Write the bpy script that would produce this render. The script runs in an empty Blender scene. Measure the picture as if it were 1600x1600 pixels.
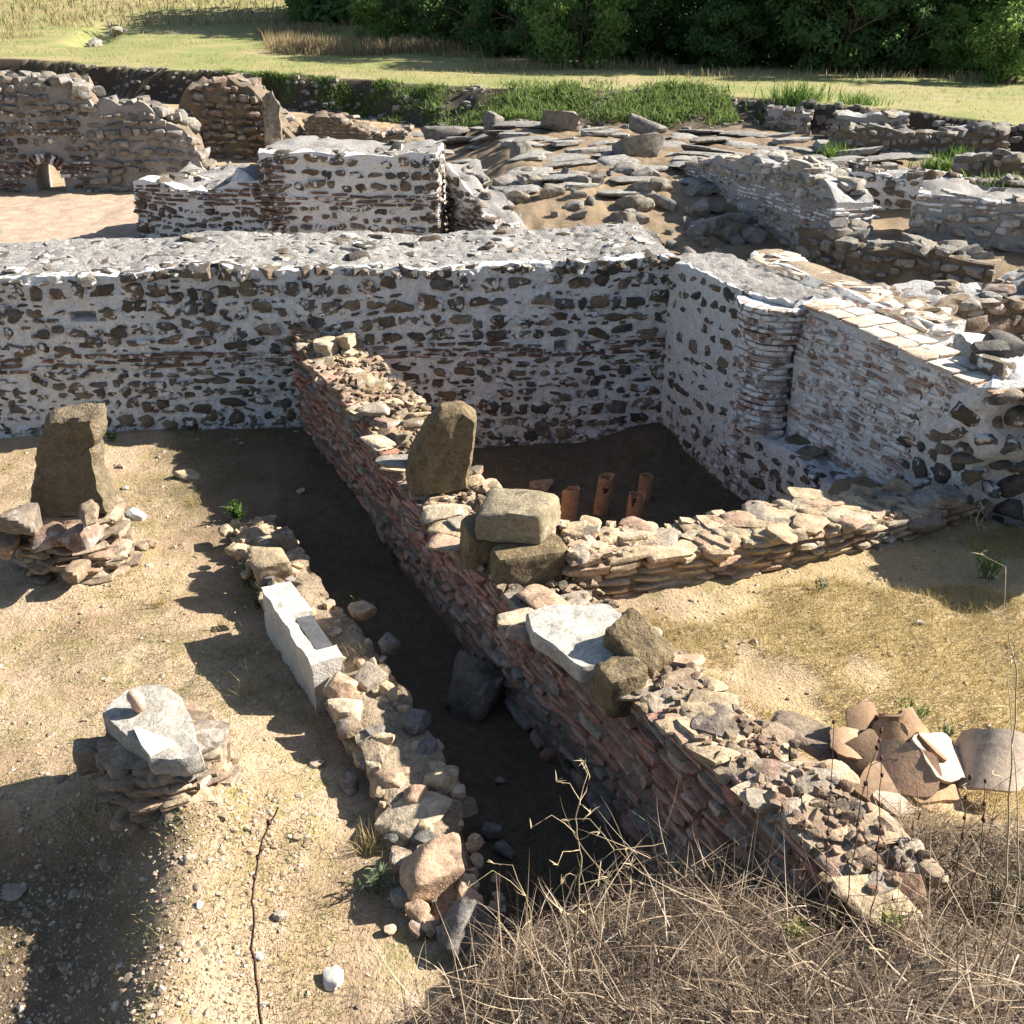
import bpy, math, random
import numpy as np
from mathutils import Vector, Matrix, Euler

SEED = 7
RNG = np.random.default_rng(SEED)
C = bpy.context.scene.collection
PI = math.pi

# ------------------------------------------------------------------ camera model used for planning distances
FPX, TH, CAMH = 1604.0, math.radians(26.5), 4.5
_c, _s = math.cos(TH), math.sin(TH)
def ray(px, py):
    u = (px - 800) / FPX; v = (800 - py) / FPX
    return np.array([u, _c + v * _s, -_s + v * _c])
def at(px, py, z=0.0):
    d = ray(px, py); t = (z - CAMH) / d[2]
    return np.array([0, 0, CAMH]) + t * d
def atY(px, py, Y):
    d = ray(px, py); t = Y / d[1]
    return np.array([0, 0, CAMH]) + t * d

# ------------------------------------------------------------------ noise
def _hash(ix, iy, iz, seed):
    h = (ix.astype(np.uint32) * np.uint32(374761393) + iy.astype(np.uint32) * np.uint32(668265263)
         + iz.astype(np.uint32) * np.uint32(2147483647) + np.uint32((seed * 1274126177) & 0xffffffff))
    h = (h ^ (h >> np.uint32(13))) * np.uint32(1274126177)
    h = (h ^ (h >> np.uint32(16))) * np.uint32(2246822519)
    h = h ^ (h >> np.uint32(15))
    return h.astype(np.float64) / 4294967295.0 * 2 - 1
def vnoise(p, seed=0):
    p = np.asarray(p, float)
    i = np.floor(p).astype(np.int64); f = p - i; f = f * f * (3 - 2 * f)
    out = np.zeros(len(p))
    for dx in (0, 1):
        for dy in (0, 1):
            for dz in (0, 1):
                w = (f[:, 0] if dx else 1 - f[:, 0]) * (f[:, 1] if dy else 1 - f[:, 1]) * (f[:, 2] if dz else 1 - f[:, 2])
                out += w * _hash(i[:, 0] + dx, i[:, 1] + dy, i[:, 2] + dz, seed)
    return out
def fbm(p, octs=3, seed=0):
    p = np.asarray(p, float); out = np.zeros(len(p)); a = 1.0
    for o in range(octs):
        out += a * vnoise(p * (2 ** o) + 17.3 * o, seed + o); a *= 0.5
    return out
def fbm2(x, y, sc, octs=3, seed=0):
    x = np.asarray(x, float); sh = x.shape
    p = np.stack([x.ravel() * sc, np.asarray(y, float).ravel() * sc, np.full(x.size, 0.37)], 1)
    return fbm(p, octs, seed).reshape(sh)
def sstep(a, b, x):
    t = np.clip((x - a) / (b - a), 0, 1); return t * t * (3 - 2 * t)

# ------------------------------------------------------------------ mesh collecting
ORG = {}                            # where each object's own origin lies in the scene
class MB:
    def __init__(s):
        s.v = []; s.f = []; s.m = []; s.n = 0
    def add(s, verts, faces, mat=0):
        verts = np.asarray(verts, float)
        s.v.append(verts)
        if isinstance(faces, np.ndarray):
            s.f.append(faces + s.n); s.m.append(np.full(len(faces), mat, np.int32))
        else:
            for fc in faces:
                s.f.append(np.asarray([fc]) + s.n); s.m.append(np.full(1, mat, np.int32))
        s.n += len(verts)
    def build(s, name, mats, parent=None, origin=None, sharp=38, flat=False):
        me = bpy.data.meshes.new(name)
        V = np.concatenate(s.v) if s.v else np.zeros((0, 3))
        org = np.zeros(3) if origin is None else np.asarray(origin, float)
        if parent is not None:
            org = ORG.get(parent.name, np.zeros(3))
        V = V - org
        me.vertices.add(len(V)); me.vertices.foreach_set('co', V.astype(np.float32).ravel())
        tot = np.concatenate([np.full(len(a), a.shape[1], np.int32) for a in s.f])
        idx = np.concatenate([a.ravel() for a in s.f]).astype(np.int32)
        st = np.concatenate([[0], np.cumsum(tot)[:-1]]).astype(np.int32)
        me.loops.add(len(idx)); me.loops.foreach_set('vertex_index', idx)
        me.polygons.add(len(tot)); me.polygons.foreach_set('loop_start', st); me.polygons.foreach_set('loop_total', tot)
        me.polygons.foreach_set('material_index', np.concatenate(s.m))
        me.update(calc_edges=True); me.validate()
        for mt in (mats if isinstance(mats, (list, tuple)) else [mats]): me.materials.append(mt)
        if not flat:
            me.polygons.foreach_set('use_smooth', np.ones(len(me.polygons), bool))
            if sharp: me.set_sharp_from_angle(angle=math.radians(sharp))
        o = bpy.data.objects.new(name, me); C.objects.link(o)
        ORG[o.name] = org
        if parent is not None: o.parent = parent
        else: o.location = org
        return o

def tag(o, label=None, cat=None, group=None, kind=None):
    if label: o['label'] = label; o['kind'] = 'thing'
    if cat: o['category'] = cat
    if group: o['group'] = group
    if kind: o['kind'] = kind
    return o
def empty(name, loc, label=None, cat=None, group=None):
    o = bpy.data.objects.new(name, None); C.objects.link(o)
    o.location = loc; ORG[o.name] = np.array([float(a) for a in loc]); o.empty_display_size = 0.2
    return tag(o, label, cat, group)

# ------------------------------------------------------------------ rocks
_SPH = {}
def sphere_dirs(n):
    if n in _SPH: return _SPH[n]
    key = {}; V = []; F = []
    def vid(p):
        k = tuple(np.round(p, 5))
        if k not in key: key[k] = len(V); V.append(p)
        return key[k]
    lin = np.tan(np.linspace(-1, 1, n + 1) * PI / 4)
    for ax in range(3):
        for sg in (-1, 1):
            for i in range(n):
                for j in range(n):
                    q = []
                    for a, b in ((i, j), (i + 1, j), (i + 1, j + 1), (i, j + 1)):
                        p = [0, 0, 0]; p[ax] = sg; p[(ax + 1) % 3] = lin[a]; p[(ax + 2) % 3] = lin[b]
                        q.append(vid(np.array(p, float)))
                    F.append(q if sg > 0 else q[::-1])
    V = np.array(V); V /= np.linalg.norm(V, axis=1)[:, None]
    _SPH[n] = (V, np.array(F)); return _SPH[n]
def rotz(a):
    c, s = math.cos(a), math.sin(a); return np.array([[c, -s, 0], [s, c, 0], [0, 0, 1.]])
def rotx(a):
    c, s = math.cos(a), math.sin(a); return np.array([[1, 0, 0], [0, c, -s], [0, s, c]])
def roty(a):
    c, s = math.cos(a), math.sin(a); return np.array([[c, 0, s], [0, 1, 0], [-s, 0, c]])
_BOX = np.array([[1, 0, 0], [-1, 0, 0], [0, 1, 0], [0, -1, 0], [0, 0, 1], [0, 0, -1.]])
def rock(mb, cen, dims, R=None, n=4, cuts=5, cutd=(.95, 1.3), k=24, jit=0.14, rough=0.06, rsc=1.6, mat=0, rng=None):
    rng = rng or RNG
    D, F = sphere_dirs(n)
    N = _BOX + rng.normal(0, jit, (6, 3)); N /= np.linalg.norm(N, axis=1)[:, None]
    d = 1 - np.abs(rng.normal(0, jit * 0.4, 6))
    if cuts:
        Nc = rng.normal(0, 1, (cuts, 3)); Nc /= np.linalg.norm(Nc, axis=1)[:, None]
        N = np.vstack([N, Nc]); d = np.concatenate([d, rng.uniform(cutd[0], cutd[1], cuts)])
    q = np.clip(D @ N.T / d, 0, None)
    r = (q ** k).sum(1) ** (-1.0 / k)
    P = D * r[:, None]
    if rough:
        so = rng.uniform(0, 100, 3)
        P = P * (1 + rough * fbm(P * rsc + so, 3 if n > 4 else 2))[:, None]
    P = P * (np.asarray(dims, float) / 2)
    if R is not None: P = P @ R.T
    mb.add(P + np.asarray(cen, float), F, mat)

# outline (2D polygon) turned into a thick weathered slab; plane axes ax, ay, thickness along az
def slab(mb, poly, thick, origin, ax, ay, az, rough=0.02, rsc=3.0, npts=64, layers=6, rnd=0.12, mat=0, seed=0, edge_rough=0.02, taper=0.0):
    poly = np.asarray(poly, float)
    seg = np.roll(poly, -1, 0) - poly; L = np.linalg.norm(seg, axis=1); cum = np.concatenate([[0], np.cumsum(L)])
    t = np.linspace(0, cum[-1], npts, endpoint=False); out = []
    for a in t:
        i = np.searchsorted(cum, a, 'right') - 1; out.append(poly[i] + seg[i] * (a - cum[i]) / L[i])
    out = np.array(out); cen = out.mean(0); rel = out - cen
    size = np.linalg.norm(rel, axis=1).mean()
    P = []; F = []
    def ring(scale, w): P.append(np.column_stack([cen + rel * scale, np.full(npts, w)]))
    caps = [0.12, 0.32, 0.52, 0.72, 0.88]
    for sc in caps: ring(sc, -thick / 2)
    for i in range(layers + 1):
        f = i / layers; e = min(f, 1 - f) * thick
        ins = rnd * size * (1 - min(1, e / (rnd * size + 1e-6))) ** 2 * 0.5
        ring((1 - ins / size) * (1 - taper * f), -thick / 2 + f * thick)
    for sc in caps[::-1]: ring(sc * (1 - taper), thick / 2)
    nr = len(P); V = np.concatenate(P)
    for r in range(nr - 1):
        for i in range(npts):
            j = (i + 1) % npts; F.append([r * npts + i, r * npts + j, (r + 1) * npts + j, (r + 1) * npts + i])
    Fq = np.array(F)
    disp = np.stack([fbm(V * rsc + 11 * seed + 31 * kk, 4, seed) for kk in range(3)], 1) * rough
    V = V + disp
    W = np.asarray(origin) + V[:, :1] * np.asarray(ax) + V[:, 1:2] * np.asarray(ay) + V[:, 2:] * np.asarray(az)
    faces = [Fq, np.array([list(range(npts))[::-1]]), np.array([[(nr - 1) * npts + i for i in range(npts)]])]
    mb.add(W, Fq, mat); base = mb.n - len(W)
    mb.f.append(faces[1] + base); mb.m.append(np.full(1, mat, np.int32))
    mb.f.append(faces[2] + base); mb.m.append(np.full(1, mat, np.int32))

# ------------------------------------------------------------------ wall paths
class Path:
    def __init__(s, pts):
        s.p = np.asarray(pts, float)[:, :2]; d = np.diff(s.p, axis=0); s.l = np.linalg.norm(d, axis=1)
        s.c = np.concatenate([[0], np.cumsum(s.l)]); s.L = s.c[-1]
    def pos(s, a):
        return np.array([np.interp(a, s.c, s.p[:, 0]), np.interp(a, s.c, s.p[:, 1])])
    def tan(s, a):
        d = s.pos(min(a + .15, s.L)) - s.pos(max(a - .15, 0)); return d / np.linalg.norm(d)
    def nor(s, a):                      # right-hand normal of the direction of travel = outward face
        t = s.tan(a); return np.array([t[1], -t[0]])
def fn(v): return v if callable(v) else (lambda *a: v)
def lerpf(xs, ys): return lambda a, *r: float(np.interp(a, xs, ys))

def masonry(mb, path, zb, zt, bands, s0=0, s1=None, off=0.0, n=4, rng=None, wob=0.02, depth=0.16, holes=()):
    rng = rng or RNG; zb = fn(zb); zt = fn(zt); off = fn(off)
    s1 = path.L if s1 is None else s1
    ss = np.linspace(s0, s1, 30)
    z = min(zb(a) for a in ss) - 0.03; ztop = max(zt(a) for a in ss); row = 0
    sd = rng.uniform(0, 50)
    while z < ztop:
        st = bands(z); h = rng.uniform(*st['h']); a = s0 + rng.uniform(-.1, .05); row += 1
        while a < s1:
            w = rng.uniform(*st['w']); hh = h * rng.uniform(st.get('hv', .75), 1.05)
            ac = a + w / 2; g = st['gap'] * rng.uniform(.5, 1.5)
            zc = z + h / 2 + wob * math.sin(ac * 1.7 + sd) + wob * .6 * math.sin(ac * 4.1 + z * 3) + rng.normal(0, st.get('zj', .006))
            if not st.get('band_by_s'): pass
            if zc + hh * .45 < zt(ac) and zc > zb(ac) - .04 and ac < s1 and rng.random() > st.get('skip', 0) \
               and not any(abs(ac - q[0]) < q[2] + w * .4 and abs(zc - q[1]) < q[3] + hh * .4 for q in holes):
                p2 = path.pos(ac); t = path.tan(ac); nn = path.nor(ac)
                R = np.array([[t[0], nn[0], 0], [t[1], nn[1], 0], [0, 0, 1.]])
                pr = rng.uniform(*st['prot'])
                roll = rng.normal(0, st.get('tilt', .05))
                Rl = R @ roty(roll) @ rotz(rng.normal(0, .06))
                dp = depth * rng.uniform(.8, 1.2)
                o = off(ac, zc) + pr - dp / 2
                hs = min(hh, st.get('hmax', 9))
                rock(mb, (p2[0] + nn[0] * o, p2[1] + nn[1] * o, zc), (w * 1.02, dp, hs), Rl, n=n if st.get('n') is None else st['n'],
                     cuts=st.get('cuts', 6), cutd=st.get('cutd', (.95, 1.3)), k=st.get('k', 12), jit=st.get('jit', .12), rough=st.get('rough', .06),
                     mat=st.get('mat', 0), rng=rng)
            a += w + g
        z += h + st['gap'] * (.8 if st.get('tight') else 1.0)

def body(mb, path, thick, zb, zt, ds=.06, nz=24, nt=10, amp=.02, tamp=.03, sc=5.0, seed=0, s0=0, s1=None, off=0.0, pits=(), mat=0, crown=0.0, matt=None, side_back=True):
    zb = fn(zb); zt = fn(zt); thick = fn(thick); off = fn(off)
    s1 = path.L if s1 is None else s1
    S = np.linspace(s0, s1, max(3, int((s1 - s0) / ds) + 1)); V = []; m = 0
    for a in S:
        p = path.pos(a); nn = path.nor(a); b, t, th = zb(a), zt(a), thick(a); col = []
        for i in range(nz + 1):
            z = b + (t - b) * i / nz; o = off(a, z)
            for q in pits:
                if abs(a - q[0]) < q[2] and abs(z - q[1]) < q[3]: o -= .22
            col.append((p[0] + nn[0] * o, p[1] + nn[1] * o, z))
        o1 = off(a, t)
        for i in range(1, nt + 1):
            f = i / nt; o = o1 * (1 - f) - th * f
            col.append((p[0] + nn[0] * o, p[1] + nn[1] * o, t + crown * math.sin(PI * f)))
        nb = max(4, nz // 3)
        for i in range(1, nb + 1):
            z = t + (b - t) * i / nb; col.append((p[0] - nn[0] * th, p[1] - nn[1] * th, z))
        m = len(col); V += col
    V = np.array(V); nS = len(S)
    nrm = np.zeros_like(V); ii = np.tile(np.arange(m), nS)
    for k_, a in enumerate(S):
        nn = path.nor(a); blk = slice(k_ * m, (k_ + 1) * m); idx = np.arange(m)
        nrm[blk][idx <= nz] = (nn[0], nn[1], 0)
        nrm[blk][(idx > nz) & (idx < nz + nt)] = (0, 0, 1)
        nrm[blk][idx >= nz + nt] = (-nn[0], -nn[1], 0)
    A = np.where((ii > nz) & (ii <= nz + nt), tamp, amp)
    V = V + nrm * (fbm(V * sc + seed * 9.1, 3, seed) * A)[:, None]
    V[:, 2] += np.where((ii >= nz) & (ii <= nz + nt), tamp * fbm(V * sc * .7 + 5 + seed, 2, seed + 3), 0)
    i = np.arange(nS - 1)[:, None] * m + np.arange(m - 1)[None, :]
    F = np.stack([i, i + m, i + m + 1, i + 1], -1)
    jj = np.broadcast_to(np.arange(m - 1)[None, :], (nS - 1, m - 1)).ravel()
    F = F.reshape(-1, 4)
    base = mb.n
    mb.add(V, F, mat)
    if matt is not None:
        mb.m[-1] = np.where((jj >= nz + max(1, nt // 14)) & (jj < nz + nt), matt, mat).astype(np.int32)
    mb.f.append(np.array([list(range(m))]) + base); mb.m.append(np.full(1, mat, np.int32))
    mb.f.append(np.array([[(nS - 1) * m + k_ for k_ in range(m)][::-1]]) + base); mb.m.append(np.full(1, mat, np.int32))

def top_stones(mb, path, thick, zt, count, size=(.1, .3), flat=(.3, .6), n=4, off=0.0, rng=None, s0=0, s1=None, lift=0.0, mat=0, tilt=.18):
    rng = rng or RNG; zt = fn(zt); thick = fn(thick)
    s1 = path.L if s1 is None else s1
    for _ in range(count):
        a = rng.uniform(s0, s1); p = path.pos(a); nn = path.nor(a); th = thick(a)
        o = off - rng.uniform(0.02, .98) * th; w = rng.uniform(*size); hgt = w * rng.uniform(*flat)
        R = rotz(rng.uniform(0, 6.3)) @ rotx(rng.normal(0, tilt)) @ roty(rng.normal(0, tilt))
        rock(mb, (p[0] + nn[0] * o, p[1] + nn[1] * o, zt(a) + hgt * rng.uniform(.0, .35) + lift), (w, w * rng.uniform(.55, .95), hgt), R, n=n, mat=mat, rng=rng)

# ------------------------------------------------------------------ materials
def new_mat(name):
    m = bpy.data.materials.new(name); m.use_nodes = True; nt = m.node_tree; nt.nodes.clear()
    out = nt.nodes.new('ShaderNodeOutputMaterial'); b = nt.nodes.new('ShaderNodeBsdfPrincipled')
    b.inputs['Roughness'].default_value = .92; b.inputs['Specular IOR Level'].default_value = .25
    nt.links.new(b.outputs[0], out.inputs[0])
    return m, nt, b
class NT:
    def __init__(s, nt): s.nt = nt
    def n(s, t, **kw):
        nd = s.nt.nodes.new(t)
        for k, v in kw.items(): setattr(nd, k, v)
        return nd
    def l(s, a, b): s.nt.links.new(a, b)
    def coord(s, kind='Object'):
        return s.n('ShaderNodeTexCoord').outputs[kind]
    def pos(s): return s.n('ShaderNodeNewGeometry').outputs['Position']
    def noise(s, vec, scale, detail=4, rough=.55, dist=0.0):
        t = s.n('ShaderNodeTexNoise'); t.inputs['Scale'].default_value = scale; t.inputs['Detail'].default_value = detail
        t.inputs['Roughness'].default_value = rough; t.inputs['Distortion'].default_value = dist
        s.l(vec, t.inputs['Vector']); return t.outputs['Fac']
    def voro(s, vec, scale, out='Distance', feature='F1'):
        t = s.n('ShaderNodeTexVoronoi'); t.feature = feature; t.inputs['Scale'].default_value = scale; s.l(vec, t.inputs['Vector']); return t.outputs[out]
    def ramp(s, fac, stops, interp='LINEAR'):
        r = s.n('ShaderNodeValToRGB'); r.color_ramp.interpolation = interp; e = r.color_ramp.elements
        while len(e) < len(stops): e.new(.5)
        for el, (p, c) in zip(e, stops):
            el.position = p; el.color = (c, c, c, 1) if not isinstance(c, (tuple, list)) else (*c, 1)
        s.l(fac, r.inputs['Fac']); return r.outputs['Color']
    def mix(s, fac, a, b, mode='MIX'):
        m = s.n('ShaderNodeMix', data_type='RGBA', blend_type=mode)
        for v, i in ((fac, 0), (a, 6), (b, 7)):
            if isinstance(v, (int, float)): m.inputs[i].default_value = v
            elif isinstance(v, tuple): m.inputs[i].default_value = (*v, 1)
            else: s.l(v, m.inputs[i])
        return m.outputs[2]
    def math(s, op, a, b=0.0):
        m = s.n('ShaderNodeMath', operation=op)
        for v, i in ((a, 0), (b, 1)):
            if isinstance(v, (int, float)): m.inputs[i].default_value = v
            else: s.l(v, m.inputs[i])
        return m.outputs[0]
    def bump(s, h, dist, strength=1.0, nrm=None):
        b = s.n('ShaderNodeBump'); b.inputs['Distance'].default_value = dist; b.inputs['Strength'].default_value = strength
        s.l(h, b.inputs['Height'])
        if nrm is not None: s.l(nrm, b.inputs['Normal'])
        return b.outputs['Normal']
    def island(s): return s.n('ShaderNodeNewGeometry').outputs['Random Per Island']
    def attr(s, name): return s.n('ShaderNodeAttribute', attribute_name=name).outputs['Fac']

def stone_mat(name, cols, mort=0.0, lich=0.25, lichc=(.035, .032, .028), sc=1.0, bd=.012, mortc=(.62, .61, .58), interp='CONSTANT', lsc=5.0, mlo=.6):
    m, nt, b = new_mat(name); g = NT(nt); P = g.pos()
    isl = g.island(); k = len(cols)
    base = g.ramp(isl, [((i + .0) / k, c) for i, c in enumerate(cols)], interp)
    n1 = g.noise(P, 9 * sc, 5, .6); n2 = g.noise(P, 38 * sc, 4, .65); n3 = g.noise(P, lsc * sc, 6, .7, .4)
    base = g.mix(1.0, base, g.ramp(n1, [(.25, .55), (.75, 1.4)]), 'MULTIPLY')
    base = g.mix(1.0, base, g.ramp(n2, [(.3, .7), (.72, 1.28)]), 'MULTIPLY')
    if lich: base = g.mix(g.ramp(n3, [(.62 - lich * .35, 0.0), (.74 - lich * .2, .85)]), base, lichc)
    if mort:
        nm = g.noise(P, 7.5, 5, .65, .3)
        nm = g.math('ADD', nm, g.math('MULTIPLY', g.math('FRACT', g.math('MULTIPLY', isl, 7.31)), .16))
        base = g.mix(g.ramp(nm, [(mlo, 0.0), (mlo + .06, mort)]), base, mortc)
    g.l(base, b.inputs['Base Color'])
    h = g.math('ADD', g.math('MULTIPLY', n1, .9), g.math('MULTIPLY', n2, .5))
    h = g.math('ADD', h, g.math('MULTIPLY', g.noise(P, 120 * sc, 2, .6), .16))
    g.l(g.bump(h, bd / sc * 1.6, 1.0), b.inputs['Normal'])
    return m
def earth_mat(name, c0, c1, peb=(.3, .27, .22), sc=1.0, bd=.02, pebamt=.5):
    m, nt, b = new_mat(name); g = NT(nt); P = g.pos()
    n1 = g.noise(P, 2.5 * sc, 6, .65); n2 = g.noise(P, 30 * sc, 5, .7); v = g.voro(P, 42 * sc); vc = g.voro(P, 42 * sc, 'Color')
    base = g.mix(g.ramp(n1, [(.35, 0.), (.65, 1.)]), c0, c1)
    base = g.mix(1.0, base, g.ramp(n2, [(.3, .6), (.7, 1.35)]), 'MULTIPLY')
    sep = g.n('ShaderNodeSeparateColor'); g.l(vc, sep.inputs[0])
    pm = g.math('MULTIPLY', g.ramp(sep.outputs[0], [(.72, 0.), (.74, 1.)]), g.ramp(v, [(.25, 1.), (.4, 0.)]))
    base = g.mix(g.math('MULTIPLY', pm, pebamt), base, peb)
    g.l(base, b.inputs['Base Color'])
    h = g.math('ADD', g.math('MULTIPLY', n2, .8), g.math('MULTIPLY', pm, .5)); h = g.math('ADD', h, n1)
    g.l(g.bump(h, bd), b.inputs['Normal'])
    return m
def mortar_mat(name, c=(.58, .585, .57), dark=(.16, .15, .14), stain=.45, low=None):
    m, nt, b = new_mat(name); g = NT(nt); P = g.pos()
    n1 = g.noise(P, 1.6, 6, .65); n2 = g.noise(P, 22, 5, .7); n3 = g.noise(P, 90, 3, .6)
    base = g.mix(1.0, c, g.ramp(n2, [(.3, .72), (.7, 1.15)]), 'MULTIPLY')
    base = g.mix(g.ramp(n1, [(.60 - .12 * stain, 0.), (.78, stain)]), base, dark)
    fl = g.noise(P, 11, 6, .75, .5)
    fac = g.ramp(fl, [(.60, 0.), (.66, .8)])
    if low is not None:
        sp = g.n('ShaderNodeSeparateXYZ'); g.l(P, sp.inputs[0])
        z = g.math('MULTIPLY', g.math('SUBTRACT', low, sp.outputs[2]), .16)
        fac = g.ramp(g.math('ADD', fl, g.math('MAXIMUM', z, 0.0)), [(.60, 0.), (.67, .85)])
    base = g.mix(fac, base, (.10, .09, .08))
    g.l(base, b.inputs['Base Color'])
    h = g.math('ADD', g.math('MULTIPLY', n2, 1.0), g.math('MULTIPLY', n3, .45)); h = g.math('ADD', h, g.math('MULTIPLY', g.noise(P, 7, 4, .7), .9))
    g.l(g.bump(h, .04), b.inputs['Normal'])
    return m
def blade_mat(name, cols, tr=.0):
    m, nt, b = new_mat(name); g = NT(nt)
    k = len(cols); base = g.ramp(g.island(), [(i / k, c) for i, c in enumerate(cols)], 'LINEAR')
    g.l(base, b.inputs['Base Color']); b.inputs['Roughness'].default_value = .7
    if tr:
        t = g.n('ShaderNodeBsdfTranslucent'); g.l(base, t.inputs[0]); mx = g.n('ShaderNodeMixShader'); mx.inputs[0].default_value = tr
        g.l(b.outputs[0], mx.inputs[1]); g.l(t.outputs[0], mx.inputs[2])
        o = [x for x in nt.nodes if x.type == 'OUTPUT_MATERIAL'][0]; g.l(mx.outputs[0], o.inputs[0])
    return m
def plain_mat(name, c, v=.25, sc=12, bd=.004, rough=.85, spot=None):
    m, nt, b = new_mat(name); g = NT(nt); P = g.pos()
    n1 = g.noise(P, sc, 6, .65); n2 = g.noise(P, sc * 5, 4, .65)
    base = g.mix(1.0, c, g.ramp(n1, [(.3, 1 - v), (.7, 1 + v)]), 'MULTIPLY')
    base = g.mix(1.0, base, g.ramp(n2, [(.3, 1 - v * .7), (.7, 1 + v * .7)]), 'MULTIPLY')
    if spot: base = g.mix(g.ramp(g.noise(P, sc * .8, 6, .75), [(.54, 0.), (.64, .8)]), base, spot)
    g.l(base, b.inputs['Base Color']); b.inputs['Roughness'].default_value = rough
    g.l(g.bump(g.math('ADD', n1, g.math('MULTIPLY', n2, .5)), bd), b.inputs['Normal'])
    return m

M = {}
BROWNS = [(.105, .08, .057), (.14, .11, .078), (.095, .083, .072), (.17, .135, .098), (.13, .117, .102), (.08, .069, .057), (.21, .17, .13), (.15, .108, .077), (.11, .10, .09)]
M['mort'] = mortar_mat('white_mortar', (.80, .805, .795), low=.45)
M['mort2'] = mortar_mat('grey_mortar', (.42, .41, .39), (.14, .13, .12), .6)
M['cap'] = mortar_mat('mortar_cap', (.33, .31, .29), (.15, .135, .12), .7)
M['wstone'] = stone_mat('dark_fieldstone', BROWNS, mort=.85, lich=.28, mlo=.65, mortc=(.70, .70, .68))
M['wbrick'] = stone_mat('old_brick_dark', [(.15, .085, .06), (.19, .12, .085), (.12, .08, .065), (.16, .12, .1), (.2, .11, .075)], mort=.9, lich=.35, mlo=.62)
M['rbrick'] = stone_mat('pale_brick', [(.30, .21, .17), (.35, .26, .22), (.27, .2, .17), (.38, .31, .27), (.29, .24, .21), (.33, .2, .15)], mort=.9, lich=.1, mlo=.54, mortc=(.72, .72, .70))
M['dstone'] = stone_mat('drystone', [(.31, .22, .155), (.36, .205, .15), (.35, .28, .21), (.27, .215, .17), (.40, .24, .18), (.29, .25, .21), (.38, .31, .23), (.35, .18, .125), (.24, .2, .155), (.36, .25, .185)], lich=.14, bd=.010)
M['tstone'] = stone_mat('tan_rubble', [(.40, .305, .195), (.35, .265, .17), (.43, .35, .245), (.38, .26, .175), (.31, .26, .20), (.42, .325, .21)], lich=.08, bd=.010)  # tan stone colours, varying from stone to stone
M['gstone'] = stone_mat('grey_rubble', [(.2, .18, .155), (.25, .225, .195), (.17, .155, .14), (.28, .25, .21), (.22, .19, .15)], lich=.25, bd=.012)
M['rubb'] = stone_mat('earthy_rubble', [(.24, .17, .11), (.2, .145, .1), (.27, .2, .135), (.23, .145, .1), (.19, .155, .12), (.32, .25, .17)], lich=.2, bd=.01)
M['rustone'] = stone_mat('brown_rubble', [(.22, .165, .115), (.26, .2, .145), (.19, .155, .12), (.25, .17, .125), (.17, .145, .12)], lich=.3, mort=.25, bd=.014)
M['slabs'] = stone_mat('paving', [(.27, .255, .23), (.31, .29, .26), (.23, .215, .195), (.34, .315, .28)], lich=.3, bd=.012)
M['lichen'] = stone_mat('lichened_block', [(.185, .138, .078), (.20, .15, .085)], lich=.3, lichc=(.07, .055, .035), bd=.026, interp='LINEAR', lsc=13)
M['granite'] = stone_mat('granite_slab', [(.40, .37, .32), (.42, .39, .34)], lich=.2, lichc=(.15, .13, .1), bd=.008, interp='LINEAR')
M['pillar'] = stone_mat('pillar_stone', [(.18, .14, .09), (.20, .158, .10)], lich=.25, lichc=(.075, .06, .04), bd=.034, interp='LINEAR', lsc=9)
M['marble'] = plain_mat('weathered_marble', (.50, .465, .41), .14, 10, .014, .75, (.36, .30, .24))
M['mort3'] = mortar_mat('brown_mortar', (.33, .305, .28), (.10, .09, .08), .7)
M['earth'] = earth_mat('wall_earth', (.24, .18, .12), (.33, .26, .18), bd=.03)
M['bearth'] = earth_mat('bedding_earth', (.22, .155, .11), (.30, .22, .16), bd=.04)
M['dearth'] = earth_mat('dark_earth', (.13, .10, .07), (.2, .155, .11), bd=.03)
M['terra'] = plain_mat('terracotta', (.42, .22, .125), .22, 14, .004, .8, (.22, .12, .07))
M['tile'] = stone_mat('tile_sherd', [(.36, .23, .14), (.42, .28, .18), (.32, .19, .11), (.45, .33, .23), (.28, .18, .11)], lich=.12, bd=.005)
M['white'] = plain_mat('white_tile', (.62, .58, .5), .1, 14, .003, .8)
M['shell'] = plain_mat('shell', (.5, .34, .25), .25, 40, .004, .6)
M['straw'] = blade_mat('straw', [(.34, .245, .155), (.50, .385, .26), (.20, .135, .085), (.64, .53, .40), (.27, .19, .12), (.11, .075, .05)], .22)
M['yellowg'] = blade_mat('yellow_grass', [(.42, .31, .11), (.36, .29, .1), (.5, .39, .17), (.3, .25, .09), (.45, .35, .16)], .3)
M['greeng'] = blade_mat('short_green', [(.14, .16, .04), (.2, .2, .06), (.28, .24, .09), (.11, .15, .035), (.3, .25, .11)], .3)
M['weedg'] = blade_mat('weed_green', [(.09, .15, .03), (.12, .19, .045), (.16, .23, .06), (.07, .12, .03), (.2, .24, .08)], .45)
M['silver'] = blade_mat('silver_weed', [(.13, .16, .09), (.18, .21, .13), (.1, .13, .07)], .25)
M['leafd'] = blade_mat('leaf_dark', [(.075, .15, .055), (.10, .19, .065), (.13, .225, .075), (.055, .115, .048)], .6)
M['leafm'] = blade_mat('leaf_mid', [(.10, .19, .06), (.13, .23, .07), (.08, .16, .05), (.16, .25, .085)], .55)
M['leafl'] = blade_mat('leaf_light', [(.15, .25, .06), (.19, .3, .075), (.12, .21, .05), (.22, .32, .1)], .5)
M['bark'] = plain_mat('bark', (.10, .075, .05), .3, 6, .02)
M['stem'] = plain_mat('dark_stem', (.09, .05, .035), .25, 20, .002)
M['pale'] = plain_mat('pale_stem', (.42, .33, .2), .2, 30, .002)

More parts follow.
